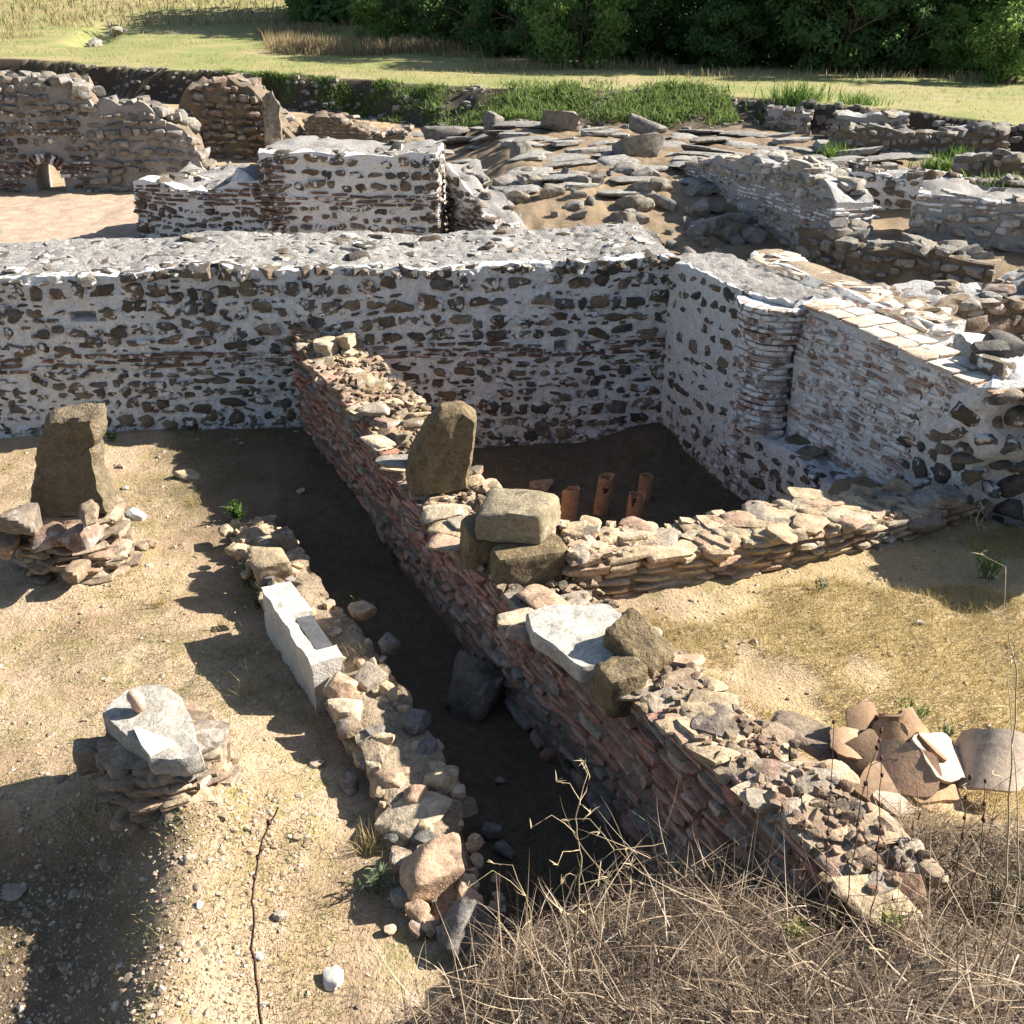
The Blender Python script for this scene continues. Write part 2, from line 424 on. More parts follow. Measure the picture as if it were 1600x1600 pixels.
# ------------------------------------------------------------------ the lie of the land
W2 = np.array([(-2.72, 11.72), (-2.5, 11.3), (-1.72, 9.7), (-.95, 8.15), (-.2, 6.54), (.22, 5.75), (.62, 5.1), (1.05, 4.15), (1.5, 3.15)])
W3 = np.array([(-2.75, 8.75), (-2.4, 8.0), (-1.80, 6.75), (-1.36, 6.0), (-.92, 5.05), (-.62, 4.35), (-.35, 3.7)])
W4F = np.array([(.25, 6.40), (.45, 6.44), (1.45, 6.67), (2.51, 7.0), (3.8, 7.66), (5.5, 8.6)])
CUT = np.array([(-60, 66), (-25, 56.6), (-11.3, 49), (-2.4, 41.8), (6.5, 37.4), (10.5, 33.5), (13.7, 29), (18, 25), (30, 19), (60, 14)])
def x2f(y): return np.interp(-y, -W2[:, 1], W2[:, 0])
def x3f(y): return np.interp(-y, -W3[:, 1], W3[:, 0])
def y4f(x): return np.interp(x, W4F[:, 0], W4F[:, 1])
def yFf(x): return 11.56 + .104 * x
def xRf(y): return 1.82 + .44 * (11.75 - y)
def ycf(x): return np.interp(x, CUT[:, 0], CUT[:, 1])

def regions(x, y):
    """smooth 0..1 masks for the levels of the dig"""
    d2 = (x2f(y) - x) * .89
    right = sstep(-.28, -.5, d2)                       # east of the partition
    d4 = y - y4f(x) - .25
    room = right * sstep(-.1, .15, d4) * sstep(.1, -.2, y - yFf(x) - .3) * sstep(.15, -.15, x - xRf(y) - .1)
    rcourt = right * sstep(.1, -.12, d4)
    south = room * sstep(2.35, 2.75, x + .25 * (7.6 - y)) * sstep(8.75, 8.45, y - .2 * (x - 3))
    return d2, right, room, rcourt, south

def bank_h(x, y):
    edge = np.interp(x, [-3, -1.2, -.7, .1, .8, 1.6, 3, 6], [-.5, 1.9, 2.8, 3.6, 3.9, 3.95, 3.8, 3.6])
    return (edge - y), edge

def Hgt(x, y):
    x = np.asarray(x, float); y = np.asarray(y, float)
    d2, right, room, rcourt, south = regions(x, y)
    lo = fbm2(x, y, .8, 3, 5) * .035 + fbm2(x, y, 5, 3, 6) * .015
    z = lo.copy()
    # trench between stub wall and partition
    tr = sstep(.1, .45, x - x3f(y)) * sstep(-.3, -.1, d2) * sstep(9.6, 8.2, y)
    z = z - .24 * tr
    # mound under the near stump, falling away to the west
    sx, sy = -2.05, 4.95
    m = np.exp(-(((x - sx) / .8) ** 2 + ((y - sy) / .75) ** 2))
    z = z + .22 * m
    ridge = np.interp(y, [1.5, 3.4, 4.9], [-1.65, -1.75, -2.0])
    rd = x - ridge
    fall = sstep(.15, -.75, rd) * sstep(5.0, 4.5, y)
    z = z - .42 * fall + .14 * np.exp(-(rd / .45) ** 2) * sstep(5.1, 4.6, y)
    # small rise under the far pillar
    z = z + .08 * np.exp(-(((x + 3.95) / .7) ** 2 + ((y - 7.75) / .7) ** 2))
    z = z * (1 - right)
    z = z + room * (-.36 + .25 * np.exp(-(((x - 1.75) / .6) ** 2 + ((y - 11.6) / .5) ** 2)) + lo) + south * .98
    z = z + rcourt * (.58 + lo + .03 * fbm2(x, y, 1.5, 2, 9) + .25 * sstep(4.9, 3.6, y) + .12 * np.clip(1 + d2 * .9, 0, 1) * sstep(6.2, 5.4, y))
    # behind the big walls
    back = sstep(.3, .6, y - yFf(x) - .5) * sstep(2.6, 2.9, y + 0 * x - 9)
    er = sstep(-.2, .3, x - xRf(y) - .6) * sstep(6.5, 7.5, y - .3 * (x - 4)) * sstep(16, 14, y)
    z = z * (1 - er) + er * (.25 + lo)
    terr = .9 * sstep(0, 1, (y - 16.5 - .9 * np.abs(x - 1.5) ** .8 * .5) / 7.5) * sstep(-2.2, .5, x) + .62 * sstep(5.7, 6.1, x + .27 * (y - 18.6)) * sstep(15.5, 17, y) * (1 - sstep(23, 25, y))
    terr = np.clip(terr, 0, .9) + fbm2(x, y, .9, 4, 12) * .10 * sstep(-2.5, 0, x)
    west = .35 * sstep(30, 38, y) * sstep(1, -2, x)
    z = np.where(y > 14.5, lo * 1.5 + (terr + west) * sstep(14.5, 16, y), z)
    # the uncut meadow beyond
    dc = y - ycf(x) + fbm2(x, y, .35, 3, 21) * 1.0
    wdt = np.interp(x, [-14, -6, 0, 6, 8, 40], [.9, 1.5, 4.2, 3.6, 1.0, .8])
    mead = 1.6 + .045 * np.clip(y - 52, 0, 60) * sstep(12, -20, x) + .10 * fbm2(x, y, .12, 3, 31) + .03 * fbm2(x, y, .7, 2, 32)
    mead = mead + 4.5 * sstep(78, 130, y) + .7 * np.exp(-(((x + 9.5) / 3.5) ** 2 + ((y - 74) / 1.6) ** 2))
    mead = mead - .5 * np.exp(-(((x + 26.5 + .25 * (y - 72)) / 1.1) ** 4 + ((y - 74) / 8) ** 4))
    f = sstep(-1, 0, dc / wdt)
    z = np.where(y > 13, z * (1 - f) + mead * f, z)
    # bank in the foreground
    db, _e = bank_h(x, y)
    bk = .52 + .55 * np.clip(db, 0, 9) - .03 * np.clip(db - 2.5, 0, 9) ** 2 + .06 * fbm2(x, y, 1.8, 3, 41)
    wb = sstep(-.35, .15, db + .15 * fbm2(x, y, 1.5, 2, 44)) * sstep(-3.0, -.5, x + .2 * y)
    wb = np.where(y < 6, wb, 0)
    z = z * (1 - wb) + np.maximum(bk, z) * wb
    return z

def ground_masks(x, y):
    d2, right, room, rcourt, south = regions(x, y)
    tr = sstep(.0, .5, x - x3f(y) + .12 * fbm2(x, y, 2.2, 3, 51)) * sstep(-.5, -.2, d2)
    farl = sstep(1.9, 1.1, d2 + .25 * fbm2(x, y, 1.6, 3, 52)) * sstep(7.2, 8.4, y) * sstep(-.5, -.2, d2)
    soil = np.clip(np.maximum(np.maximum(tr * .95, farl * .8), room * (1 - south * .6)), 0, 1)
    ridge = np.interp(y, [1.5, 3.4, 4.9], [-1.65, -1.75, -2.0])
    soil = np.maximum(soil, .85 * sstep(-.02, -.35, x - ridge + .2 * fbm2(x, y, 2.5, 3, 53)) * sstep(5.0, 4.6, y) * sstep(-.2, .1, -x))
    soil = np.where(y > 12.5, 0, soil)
    soil = np.maximum(soil, np.where((y > 9) & (y < 16), .6 * sstep(0, .4, x - xRf(y) - .7), 0))
    dc = y - ycf(x) + fbm2(x, y, .35, 3, 21) * 1.0
    wdt = np.interp(x, [-14, -6, 0, 6, 8, 40], [.9, 1.5, 4.2, 3.6, 1.0, .8])
    q = dc / wdt
    cut = sstep(-1.35, -1.0, q) * sstep(.05, -.12, q)
    soil = np.where(y > 13, np.maximum(soil, cut * .9), soil)
    soil = np.maximum(soil, .66 * sstep(22, 25, y) * sstep(-4, -2, x) * sstep(.1, -.2, q + .9))
    soil = np.maximum(soil, np.where(y > 14, .55 * sstep(14, 16, y) * sstep(-2.5, -1, x) * sstep(25, 22, y), 0))
    grass = np.where(y > 13, sstep(-.15, .05, q), 0.0)
    db, _e = bank_h(x, y)
    soil = np.maximum(soil, np.where(y < 6, .92 * sstep(-.15, .3, db) * sstep(-1.6, -.6, x), 0))
    red = np.where((y > 13) & (y < 29), sstep(-4.4, -5.6, x) * sstep(28.8, 26, y), 0)
    dry = rcourt * sstep(1.1, 2.1, x + .5 * fbm2(x, y, 1.3, 3, 57)) * .75
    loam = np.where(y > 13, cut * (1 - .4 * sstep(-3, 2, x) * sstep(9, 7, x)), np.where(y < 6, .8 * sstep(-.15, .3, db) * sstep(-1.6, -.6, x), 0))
    return soil, grass, red, dry, loam

def spaced(a, b, n): return np.linspace(a, b, n, endpoint=False)
gx = np.concatenate([spaced(-400, -60, 14), spaced(-60, -14, 92), spaced(-14, -5, 75), spaced(-5, 5.5, 210), spaced(5.5, 16, 84), spaced(16, 60, 70), np.linspace(60, 400, 14)])
gy = np.concatenate([spaced(-60, -2, 20), spaced(-2, 2, 40), spaced(2, 8.8, 150), spaced(8.8, 14, 80), spaced(14, 27, 100), spaced(27, 60, 190), spaced(60, 100, 60), np.linspace(100, 900, 20)])
GX, GY = np.meshgrid(gx, gy); GZ = Hgt(GX, GY)

def ground_mat():
    m, nt, b = new_mat('ground_soil'); g = NT(nt); P = g.pos()
    soil, grass, red, dry = g.attr('soil'), g.attr('grass'), g.attr('red'), g.attr('dry')
    n1 = g.noise(P, 1.1, 6, .65); n2 = g.noise(P, 9, 6, .7); n3 = g.noise(P, 45, 4, .7); n4 = g.noise(P, 2.6, 6, .7, .4)
    v = g.voro(P, 60); vc = g.voro(P, 60, 'Color')
    n5 = g.noise(P, .35, 6, .65); n6 = g.noise(P, 14, 5, .75)
    sand = g.mix(g.ramp(n1, [(.35, 0.), (.65, 1.)]), (.37, .255, .158), (.49, .365, .245))
    sand = g.mix(g.math('MULTIPLY', g.ramp(n4, [(.47, 0.), (.64, .9)]), g.ramp(n6, [(.38, .25), (.58, 1.)])), sand, (.22, .20, .065))
    sand = g.mix(g.math('MULTIPLY', g.ramp(g.noise(P, .9, 7, .72, .8), [(.52, 0.), (.64, .75)]), g.ramp(n2, [(.3, .4), (.6, 1.)])), sand, (.25, .175, .11))
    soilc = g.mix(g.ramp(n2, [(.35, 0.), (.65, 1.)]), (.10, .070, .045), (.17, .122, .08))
    gr = g.mix(g.ramp(n5, [(.38, 0.), (.62, 1.)]), (.29, .26, .11), (.18, .21, .06)); gr = g.mix(g.ramp(g.noise(P, .13, 5, .6, .6), [(.52, 0.), (.62, .75)]), gr, (.34, .27, .15))
    gr = g.mix(g.ramp(n6, [(.5, 0.), (.7, .7)]), gr, (.36, .31, .16))
    drc = g.mix(g.ramp(n2, [(.35, 0.), (.65, 1.)]), (.40, .29, .14), (.46, .35, .19))
    rdc = g.mix(g.ramp(n4, [(.4, 0.), (.62, 1.)]), (.38, .26, .19), (.46, .37, .28))
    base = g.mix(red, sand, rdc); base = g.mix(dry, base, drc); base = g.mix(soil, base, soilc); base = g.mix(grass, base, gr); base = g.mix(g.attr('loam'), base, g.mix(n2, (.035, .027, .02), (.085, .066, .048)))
    base = g.mix(1.0, base, g.ramp(n3, [(.3, .72), (.7, 1.22)]), 'MULTIPLY')
    sep = g.n('ShaderNodeSeparateColor'); g.l(vc, sep.inputs[0])
    pm = g.math('MULTIPLY', g.ramp(sep.outputs[0], [(.70, 0.), (.72, 1.)]), g.ramp(v, [(.22, 1.), (.38, 0.)]))
    pm = g.math('MULTIPLY', pm, g.math('SUBTRACT', 1.0, grass))
    base = g.mix(g.math('MULTIPLY', pm, .5), base, g.mix(sep.outputs[1], (.22, .16, .11), (.5, .44, .36)))
    g.l(base, b.inputs['Base Color'])
    h = g.math('ADD', g.math('MULTIPLY', n3, .6), g.math('MULTIPLY', n2, 1.0)); h = g.math('ADD', h, g.math('MULTIPLY', pm, .5))
    g.l(g.bump(h, .03), b.inputs['Normal'])
    return m
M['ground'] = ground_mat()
def make_ground():
    ny, nx = GX.shape
    i = np.arange(ny - 1)[:, None] * nx + np.arange(nx - 1)[None, :]
    F = np.stack([i, i + 1, i + nx + 1, i + nx], -1).reshape(-1, 4)
    fx = GX.ravel()[F].mean(1); fy = GY.ravel()[F].mean(1)
    meadow = (fy > 13) & (fy - ycf(fx) > -.1)
    V = np.column_stack([GX.ravel(), GY.ravel(), GZ.ravel()])
    for name, sel in (('meadow', meadow), ('ground', ~meadow)):
        f = F[sel]; used = np.unique(f); rm = np.full(len(V), -1); rm[used] = np.arange(len(used))
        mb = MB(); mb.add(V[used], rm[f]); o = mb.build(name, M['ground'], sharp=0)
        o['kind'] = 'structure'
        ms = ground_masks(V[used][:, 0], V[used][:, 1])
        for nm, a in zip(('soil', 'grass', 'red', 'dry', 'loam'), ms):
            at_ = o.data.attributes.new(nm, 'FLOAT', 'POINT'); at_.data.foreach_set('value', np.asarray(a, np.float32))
make_ground()
def gz(x, y): return float(Hgt(np.array([x]), np.array([y]))[0])
def onground(px, py, it=12):
    """world point of a picture point that lies on the terrain"""
    z = 0.0
    for _ in range(it):
        p = at(px, py, z); z = .5 * z + .5 * gz(p[0], p[1])
    p = at(px, py, z); return np.array([p[0], p[1], gz(p[0], p[1])])

# ------------------------------------------------------------------ walls close by
rg = np.random.default_rng(3)
RUB = dict(h=(.12, .20), w=(.10, .32), gap=.036, prot=(.022, .05), tilt=.13, hv=.55, zj=.026, skip=.03, k=30, jit=.13, rough=.12, cuts=8, cutd=(.80, 1.12))
RUBS = dict(h=(.075, .13), w=(.07, .25), gap=.030, prot=(.02, .045), tilt=.11, hv=.55, zj=.02, skip=.03, k=30, jit=.13, rough=.12, cuts=8, cutd=(.80, 1.12))
CHIP = dict(h=(.022, .045), w=(.04, .15), gap=.05, prot=(.01, .035), tilt=.25, skip=.4, n=3, k=24)
BRK = dict(h=(.035, .045), w=(.16, .34), gap=.020, prot=(.016, .036), tilt=.02, hv=.85, skip=.10, n=3, cuts=3, k=30, jit=.05, mat=1)
BRK2 = dict(h=(.042, .058), w=(.10, .30), gap=.016, prot=(.012, .032), tilt=.02, hv=.8, skip=.04, n=3, cuts=3, k=30, jit=.06)

def front_wall():
    root = empty('ruined_wall', (-2.0, 11.35, 0), 'long thick rubble wall with white mortar running across the middle, wide flat grey top', 'wall', 'restored masonry walls')
    xs = [-14, -9, -5.5, -2.5, 0, 1.86]
    p = Path([(x, yFf(x)) for x in xs])
    def sx(a): return p.pos(a)[0]
    zt = lambda a: 1.84 + .03 * math.sin(a * 1.3) + .02 * math.sin(a * 3.7)
    zb = lambda a: -.12 if sx(a) < -2.4 else -.5
    def find(px, py):
        q = atY(px, py, 11.3); return q
    holes = []
    for px, py, w, h in ((140, 486, .13, .045), (-2, 612, .08, .07), (878, 552, .07, .05)):
        q = atY(px, py, 11.3); ia = np.linspace(0, p.L, 800); a = ia[np.argmin([abs(sx(t) - q[0]) for t in ia])]
        holes.append((a, q[2], w, h))
    mb = MB()
    body(mb, p, 2.0, zb, zt, ds=.032, nz=66, nt=44, amp=.020, tamp=.022, sc=13, seed=1, s0=3.0, pits=holes, mat=0, matt=1)
    mb.build('mortar_core', [M['mort'], M['cap']], root)
    ms = MB()
    band = lambda z: (RUB if z > .93 else BRK if z > .68 else RUBS if z > .40 else RUB)
    masonry(ms, p, zb, lambda a: zt(a) + .01, band, s0=3.0, n=4, rng=rg, holes=holes, depth=.15)
    masonry(ms, p, zb, lambda a: zt(a) - .04, lambda z: CHIP, s0=3.0, n=3, rng=rg, holes=holes, depth=.1)
    ms.build('stonework', [M['wstone'], M['wbrick']], root, sharp=45)
    mt = MB()
    top_stones(mt, p, 2.0, lambda a: zt(a) - .03, 1500, (.04, .15), (.25, .45), n=3, rng=rg, s0=3.0, tilt=.12); top_stones(mt, p, 1.9, lambda a: zt(a) - .035, 120, (.15, .3), (.2, .3), n=3, rng=rg, s0=3.0, tilt=.06)
    top_stones(mt, p, .22, lambda a: zt(a) - .06, 240, (.09, .24), (.35, .6), n=4, rng=rg, s0=3.0, tilt=.15, mat=1, off=.03)
    top_stones(mt, p, 1.9, lambda a: zt(a) - .05, 150, (.12, .3), (.3, .5), n=4, rng=rg, s0=3.0, tilt=.15, mat=1)
    mt.build('top_rubble', [M['gcap'], M['wstone']], root)
M['gcap'] = stone_mat('top_rubble', [(.30, .28, .255), (.34, .32, .295), (.25, .23, .21), (.38, .36, .33)], mort=.5, lich=.3, mlo=.6, mortc=(.36, .34, .32))
front_wall()

def return_wall():
    root = empty('ruined_wall', (2.6, 9.9, 0), 'white mortared wall with brick courses and sloping tiled top, right of the sunken room', 'wall', 'restored masonry walls')
    p = Path([(1.74, 11.93), (1.82, 11.75), (2.66, 9.84), (3.62, 7.68)])
    sB = p.c[2]; E_ = p.L
    # thick stretch
    zt1 = lambda a: 1.85 + .02 * math.sin(a * 3)
    def niche(a, z):                      # the courses curve back into the wall at its near end
        e = max(0, a - (sB - .50)) / .50
        return -.46 * e ** 1.5 * float(np.interp(z, [.4, .5, 1.45, 1.6], [.3, 1, 1, .3])) + .02
    mb = MB()
    body(mb, p, lambda a: .68, -.5, zt1, ds=.035, nz=60, nt=18, amp=.02, tamp=.022, sc=13, seed=2, s1=sB, off=niche, mat=0, matt=1)
    # thin stretch
    zt2 = lambda a: np.interp(a, [sB, sB + .9, E_], [1.84, 1.80, 1.70])
    body(mb, p, .60, -.3, zt2, ds=.035, nz=56, nt=8, amp=.015, tamp=.012, sc=13, seed=4, s0=sB, off=lambda a, z: -.20, mat=0, matt=0)
    mb.build('mortar_core', [M['mort'], M['cap']], root)
    ms = MB()
    bd1 = lambda z: (RUB if z > 1.55 else BRK2 if 1.35 < z else RUBS if z > .2 else RUB)
    masonry(ms, p, -.4, zt1, lambda z: RUB if (z < .4 or .9 < z) else RUBS, s0=.05, s1=sB - .55, n=4, rng=rg)
    masonry(ms, p, -.4, zt1, lambda z: dict(BRK2, mat=1, prot=(.02, .06), w=(.12, .26), h=(.045, .06), gap=.012), s0=sB - .6, s1=sB + .03, off=niche, n=3, rng=rg)
    sM = sB + 1.55
    masonry(ms, p, .42, lambda a: zt2(a) - .02, lambda z: dict(BRK2, mat=1), s0=sB + .06, s1=sM + .2, off=lambda a, z: -.20, n=3, rng=rg)
    masonry(ms, p, .3, lambda a: zt2(a) - .02, lambda z: dict(RUB, w=(.1, .26)) if z < 1.3 else dict(BRK2, mat=1), s0=sM, s1=E_, off=lambda a, z: -.20, n=4, rng=rg)
    ms.build('stonework', [M['wstone'], M['rbrick']], root, sharp=45)
    # rounded pier of curved brick courses where the thick stretch ends
    mp = MB(); a0 = sB - .30; t = p.tan(a0); nn = p.nor(a0); c0 = p.pos(a0) - nn * .16; z = .50; k = 0
    while z < 1.80:
        R0 = .33 + (.05 if z > 1.5 else 0) - .03 * math.sin((z - .5) / 1.0 * PI) + rg.normal(0, .008)
        for q in range(8):
            an = -1.45 + 2.9 * (q + .5 * (k % 2)) / 7.5; d_ = nn * math.cos(an) + t * math.sin(an)
            if rg.random() < .07: continue
            rock(mp, (c0[0] + d_[0] * (R0 - .07), c0[1] + d_[1] * (R0 - .07), z), (.17, .145, .046), rotz(math.atan2(d_[1], d_[0]) + PI / 2 + rg.normal(0, .06)), n=4, cuts=3, k=30, jit=.06, rough=.05, rng=rg)
        z += .064; k += 1
    pr = mp.build('brick_pier', M['rbrick'], root, sharp=45)
    mq = MB(); zz = np.linspace(.42, 1.80, 24); an = np.linspace(-1.6, 1.6, 18); V = []
    for z in zz:
        R0 = .285 + (.05 if z > 1.5 else 0) - .03 * math.sin((z - .5) * PI)
        for b in an: d_ = nn * math.cos(b) + t * math.sin(b); V.append((c0[0] + d_[0] * R0, c0[1] + d_[1] * R0, z))
    V = np.array(V); V[:, :2] += (fbm(V * 12, 3, 5) * .014)[:, None]; F = [[i * 18 + j, i * 18 + j + 1, (i + 1) * 18 + j + 1, (i + 1) * 18 + j] for i in range(23) for j in range(17)]
    mq.add(V, np.array(F)); mq.f.append(np.array([[23 * 18 + j for j in range(18)]]) + 0); mq.m.append(np.zeros(1, np.int32)); mq.build('pier_mortar', M['mort'], pr)
    # tiles laid on the thin stretch
    mt = MB(); a = sB + .05
    while a < E_ - .1:
        w = rg.uniform(.2, .34)
        for o in (-.27, -.50):
            q = p.pos(a + w / 2) + p.nor(a) * (o + rg.normal(0, .015)); t = p.tan(a)
            rock(mt, (q[0], q[1], zt2(a + w / 2) + .012), (w * .96, .235, .035), rotz(math.atan2(t[1], t[0])) @ rotx(rg.normal(0, .03)), n=4, cuts=2, jit=.05, k=16, rough=.02, rng=rg)
        a += w
    mt.build('tile_coping', M['cop'], root)
    # ledge along the foot
    pl = Path([(2.28, 10.95), (2.42, 10.38), (3.14, 8.25)])
    mb = MB(); zl = lambda a: .46 + .02 * math.sin(5 * a)
    body(mb, pl, .34, -.45, zl, ds=.05, nz=20, nt=8, amp=.03, tamp=.04, sc=6, seed=6)
    ld = mb.build('ledge', M['mort'], root)
    ms = MB(); masonry(ms, pl, -.4, zl, lambda z: dict(RUBS, w=(.1, .3)), n=4, rng=rg); top_stones(ms, pl, .34, zl, 14, (.12, .32), (.15, .3), rng=rg, n=4, off=.02)
    ms.build('ledge_stones', M['wstone'], ld, sharp=45)
    # broken mass at near end, plus unseen arm added to shade the low wall
    pe = Path([(3.60, 7.98), (3.85, 7.75), (4.55, 7.80), (4.72, 7.25), (5.0, 6.75)]);
    mb = MB(); ze = lambda a: np.interp(a, [0, .3, .6, 1.2, 1.7, 2.4], [1.55, 1.78, 1.80, 1.72, 1.9, 1.6])
    body(mb, pe, 1.1, .2, ze, ds=.05, nz=30, nt=16, amp=.09, tamp=.09, sc=3.5, seed=7)
    mb.build('broken_end_shade_arm', M['mort'], root)
    ms = MB(); masonry(ms, pe, .45, lambda a: ze(a) + .05, lambda z: dict(RUB, prot=(.04, .15), tilt=.3, gap=.02), n=5, rng=rg, depth=.26)
    top_stones(ms, pe, 1.0, ze, 30, (.14, .34), (.4, .7), rng=rg)
    ms.build('broken_stones', M['wstone'], root, sharp=45)
M['cop'] = stone_mat('coping_tile', [(.46, .34, .25), (.5, .4, .31), (.42, .29, .2), (.52, .45, .37)], lich=.08, mort=.7, mlo=.56, mortc=(.55, .5, .43), bd=.006)
return_wall()

DRY = dict(h=(.04, .085), w=(.08, .30), gap=.010, prot=(-.015, .04), tilt=.07, hv=.65, zj=.008, skip=.015, cuts=6, cutd=(.9, 1.25), k=34, jit=.09, rough=.06)
DRYB = dict(h=(.11, .19), w=(.13, .36), gap=.014, prot=(-.03, .045), tilt=.13, hv=.6, zj=.014, skip=.02, cuts=8, cutd=(.84, 1.2), k=30, jit=.14, rough=.10)
FLATB = dict(h=(.035, .05), w=(.12, .34), gap=.010, prot=(-.02, .03), tilt=.05, hv=.85, skip=.02, cuts=4, k=30, jit=.08, rough=.06, mat=1)
M['pbrick'] = stone_mat('pink_brick', [(.40, .19, .13), (.46, .25, .18), (.35, .165, .115), (.44, .28, .21), (.38, .24, .18)], lich=.12, bd=.008)

p2 = Path(W2[::-1] * 1.0)                         # travels away from the camera: right-hand normal would face the room, so flip
class Flip(Path):
    def nor(s, a): return -Path.nor(s, a)
p2 = Flip(W2[::-1])
def w2top(a):
    y = p2.pos(a)[1]
    return float(np.interp(y, [2.1, 3.6, 4.3, 5.1, 5.8, 6.5, 7.2, 7.6, 8.2, 8.8, 9.3, 9.9, 10.5, 10.9, 11.25, 11.6],
                           [1.10, 1.08, .98, .84, .76, .72, .70, .66, .72, .82, .94, 1.02, 1.0, .96, 1.22, 1.25]))
def w2th(a): return float(np.interp(p2.pos(a)[1], [2, 4.6, 5.6, 6.6, 11], [.42, .46, .6, .74, .70]))
def partition():
    root = empty('partition_wall', (-.2, 6.6, -.2), 'long crumbling drystone partition of tan stone and pink brick between trench and sunken room', 'wall', 'crumbling low walls')
    mb = MB()
    body(mb, p2, w2th, -.5, lambda a: w2top(a) - .06, ds=.06, nz=20, nt=12, amp=.03, tamp=.06, sc=5, seed=11, off=-.022, mat=0, matt=1)
    mb.build('earth_core', [M['bearth'], M['earth']], root)
    ms = MB(); ph = rg.uniform(0, 6)
    def bands(z):
        return DRYB if z < -.14 or rg.random() < .07 else FLATB if .10 < z < .28 or .42 < z < .62 or rg.random() < .3 else DRY
    masonry(ms, p2, -.42, lambda a: w2top(a), bands, n=4, rng=rg, wob=.035, depth=.2)
    ms.build('stonework', [M['dstone'], M['pbrick']], root, sharp=45)
    mt = MB()
    top_stones(mt, p2, w2th, lambda a: w2top(a) - .03, 420, (.06, .17), (.22, .5), rng=rg, tilt=.25, mat=1, lift=-.02)
    top_stones(mt, p2, w2th, lambda a: w2top(a) - .03, 110, (.14, .30), (.12, .26), rng=rg, tilt=.14, n=5)
    top_stones(mt, p2, w2th, lambda a: w2top(a) - .0, 1100, (.02, .07), (.4, .8), rng=rg, tilt=.4, n=3, mat=1, lift=-.01)
    mt.build('top_rubble', [M['tstone'], M['rubb']], root)
partition()

p4 = Path(W4F[1:])
p4z = lambda a: float(np.interp(p4.pos(a)[0], [.3, .6, 1.0, 1.35, 1.6, 2.2, 2.6, 3.3, 4.4, 6], [.98, .94, .87, .82, .85, .88, .88, .78, .70, .68]))
def low_wall():
    root = empty('partition_wall', (1.8, 6.9, .5), 'low wall of flat stacked stones crossing in front of the sunken room with clay pipes', 'wall', 'crumbling low walls')
    mb = MB(); body(mb, p4, .55, -.5, lambda a: p4z(a) - .05, ds=.06, nz=18, nt=10, amp=.03, tamp=.05, sc=5, seed=13, off=-.04, mat=0, matt=0)
    mb.build('earth_core', M['earth'], root)
    ms = MB()
    masonry(ms, p4, .42, p4z, lambda z: (dict(DRYB, mat=0, h=(.13, .17)) if z < .5 else dict(DRY, h=(.035, .065), w=(.10, .34), tilt=.06)), n=4, rng=rg, depth=.22, wob=.02)
    ms.build('stonework', M['tstone'], root, sharp=45)
    mt = MB()
    top_stones(mt, p4, .55, lambda a: p4z(a) - .04, 110, (.10, .22), (.25, .5), rng=rg, s1=3.4, tilt=.2)
    top_stones(mt, p4, .55, lambda a: p4z(a) - .02, 34, (.2, .34), (.16, .26), rng=rg, s0=.5, s1=2.6, n=5, tilt=.07)
    top_stones(mt, p4, .55, lambda a: p4z(a) - .02, 420, (.02, .07), (.4, .8), rng=rg, s1=3.4, n=3)
    mt.build('top_rubble', M['tstone'], root)
low_wall()

# stub wall: a strip of earth and mortar; its stones are things of their own
p3 = Flip(W3[::-1])
def stub():
    root = empty('stub_wall', (-1.4, 6.0, 0), 'knee-high remnant of earth and small rubble along the trench, under the marble beam', 'wall', 'crumbling low walls')
    zt = lambda a: float(np.interp(p3.pos(a)[1], [3.7, 4.0, 4.6, 4.9, 5.8, 7.4, 8.3, 8.75], [.02, .05, .12, .2, .22, .2, .14, .0]))
    off = -.06
    mb = MB(); body(mb, p3, lambda a: float(np.interp(p3.pos(a)[1], [3.7, 4.6, 5.4, 8.7], [.3, .45, .5, .42])), -.4, zt, ds=.05, nz=10, nt=12, amp=.06, tamp=.05, sc=4, seed=17, off=off, crown=.03)
    mb.build('earth_core', M['earth'], root)
    mt = MB()
    top_stones(mt, p3, .48, lambda a: zt(a) - .02, 240, (.04, .11), (.4, .8), rng=rg, tilt=.3)
    mt.build('small_rubble', M['tstone'], root)
    ms = MB(); masonry(ms, p3, -.1, zt, lambda z: dict(DRYB, w=(.1, .24), h=(.07, .12), prot=(-.04, .05), skip=.25), n=4, rng=rg, s0=.6)
    ms.build('stonework', M['tstone'], root, sharp=45)
    return zt
stub_z = stub()

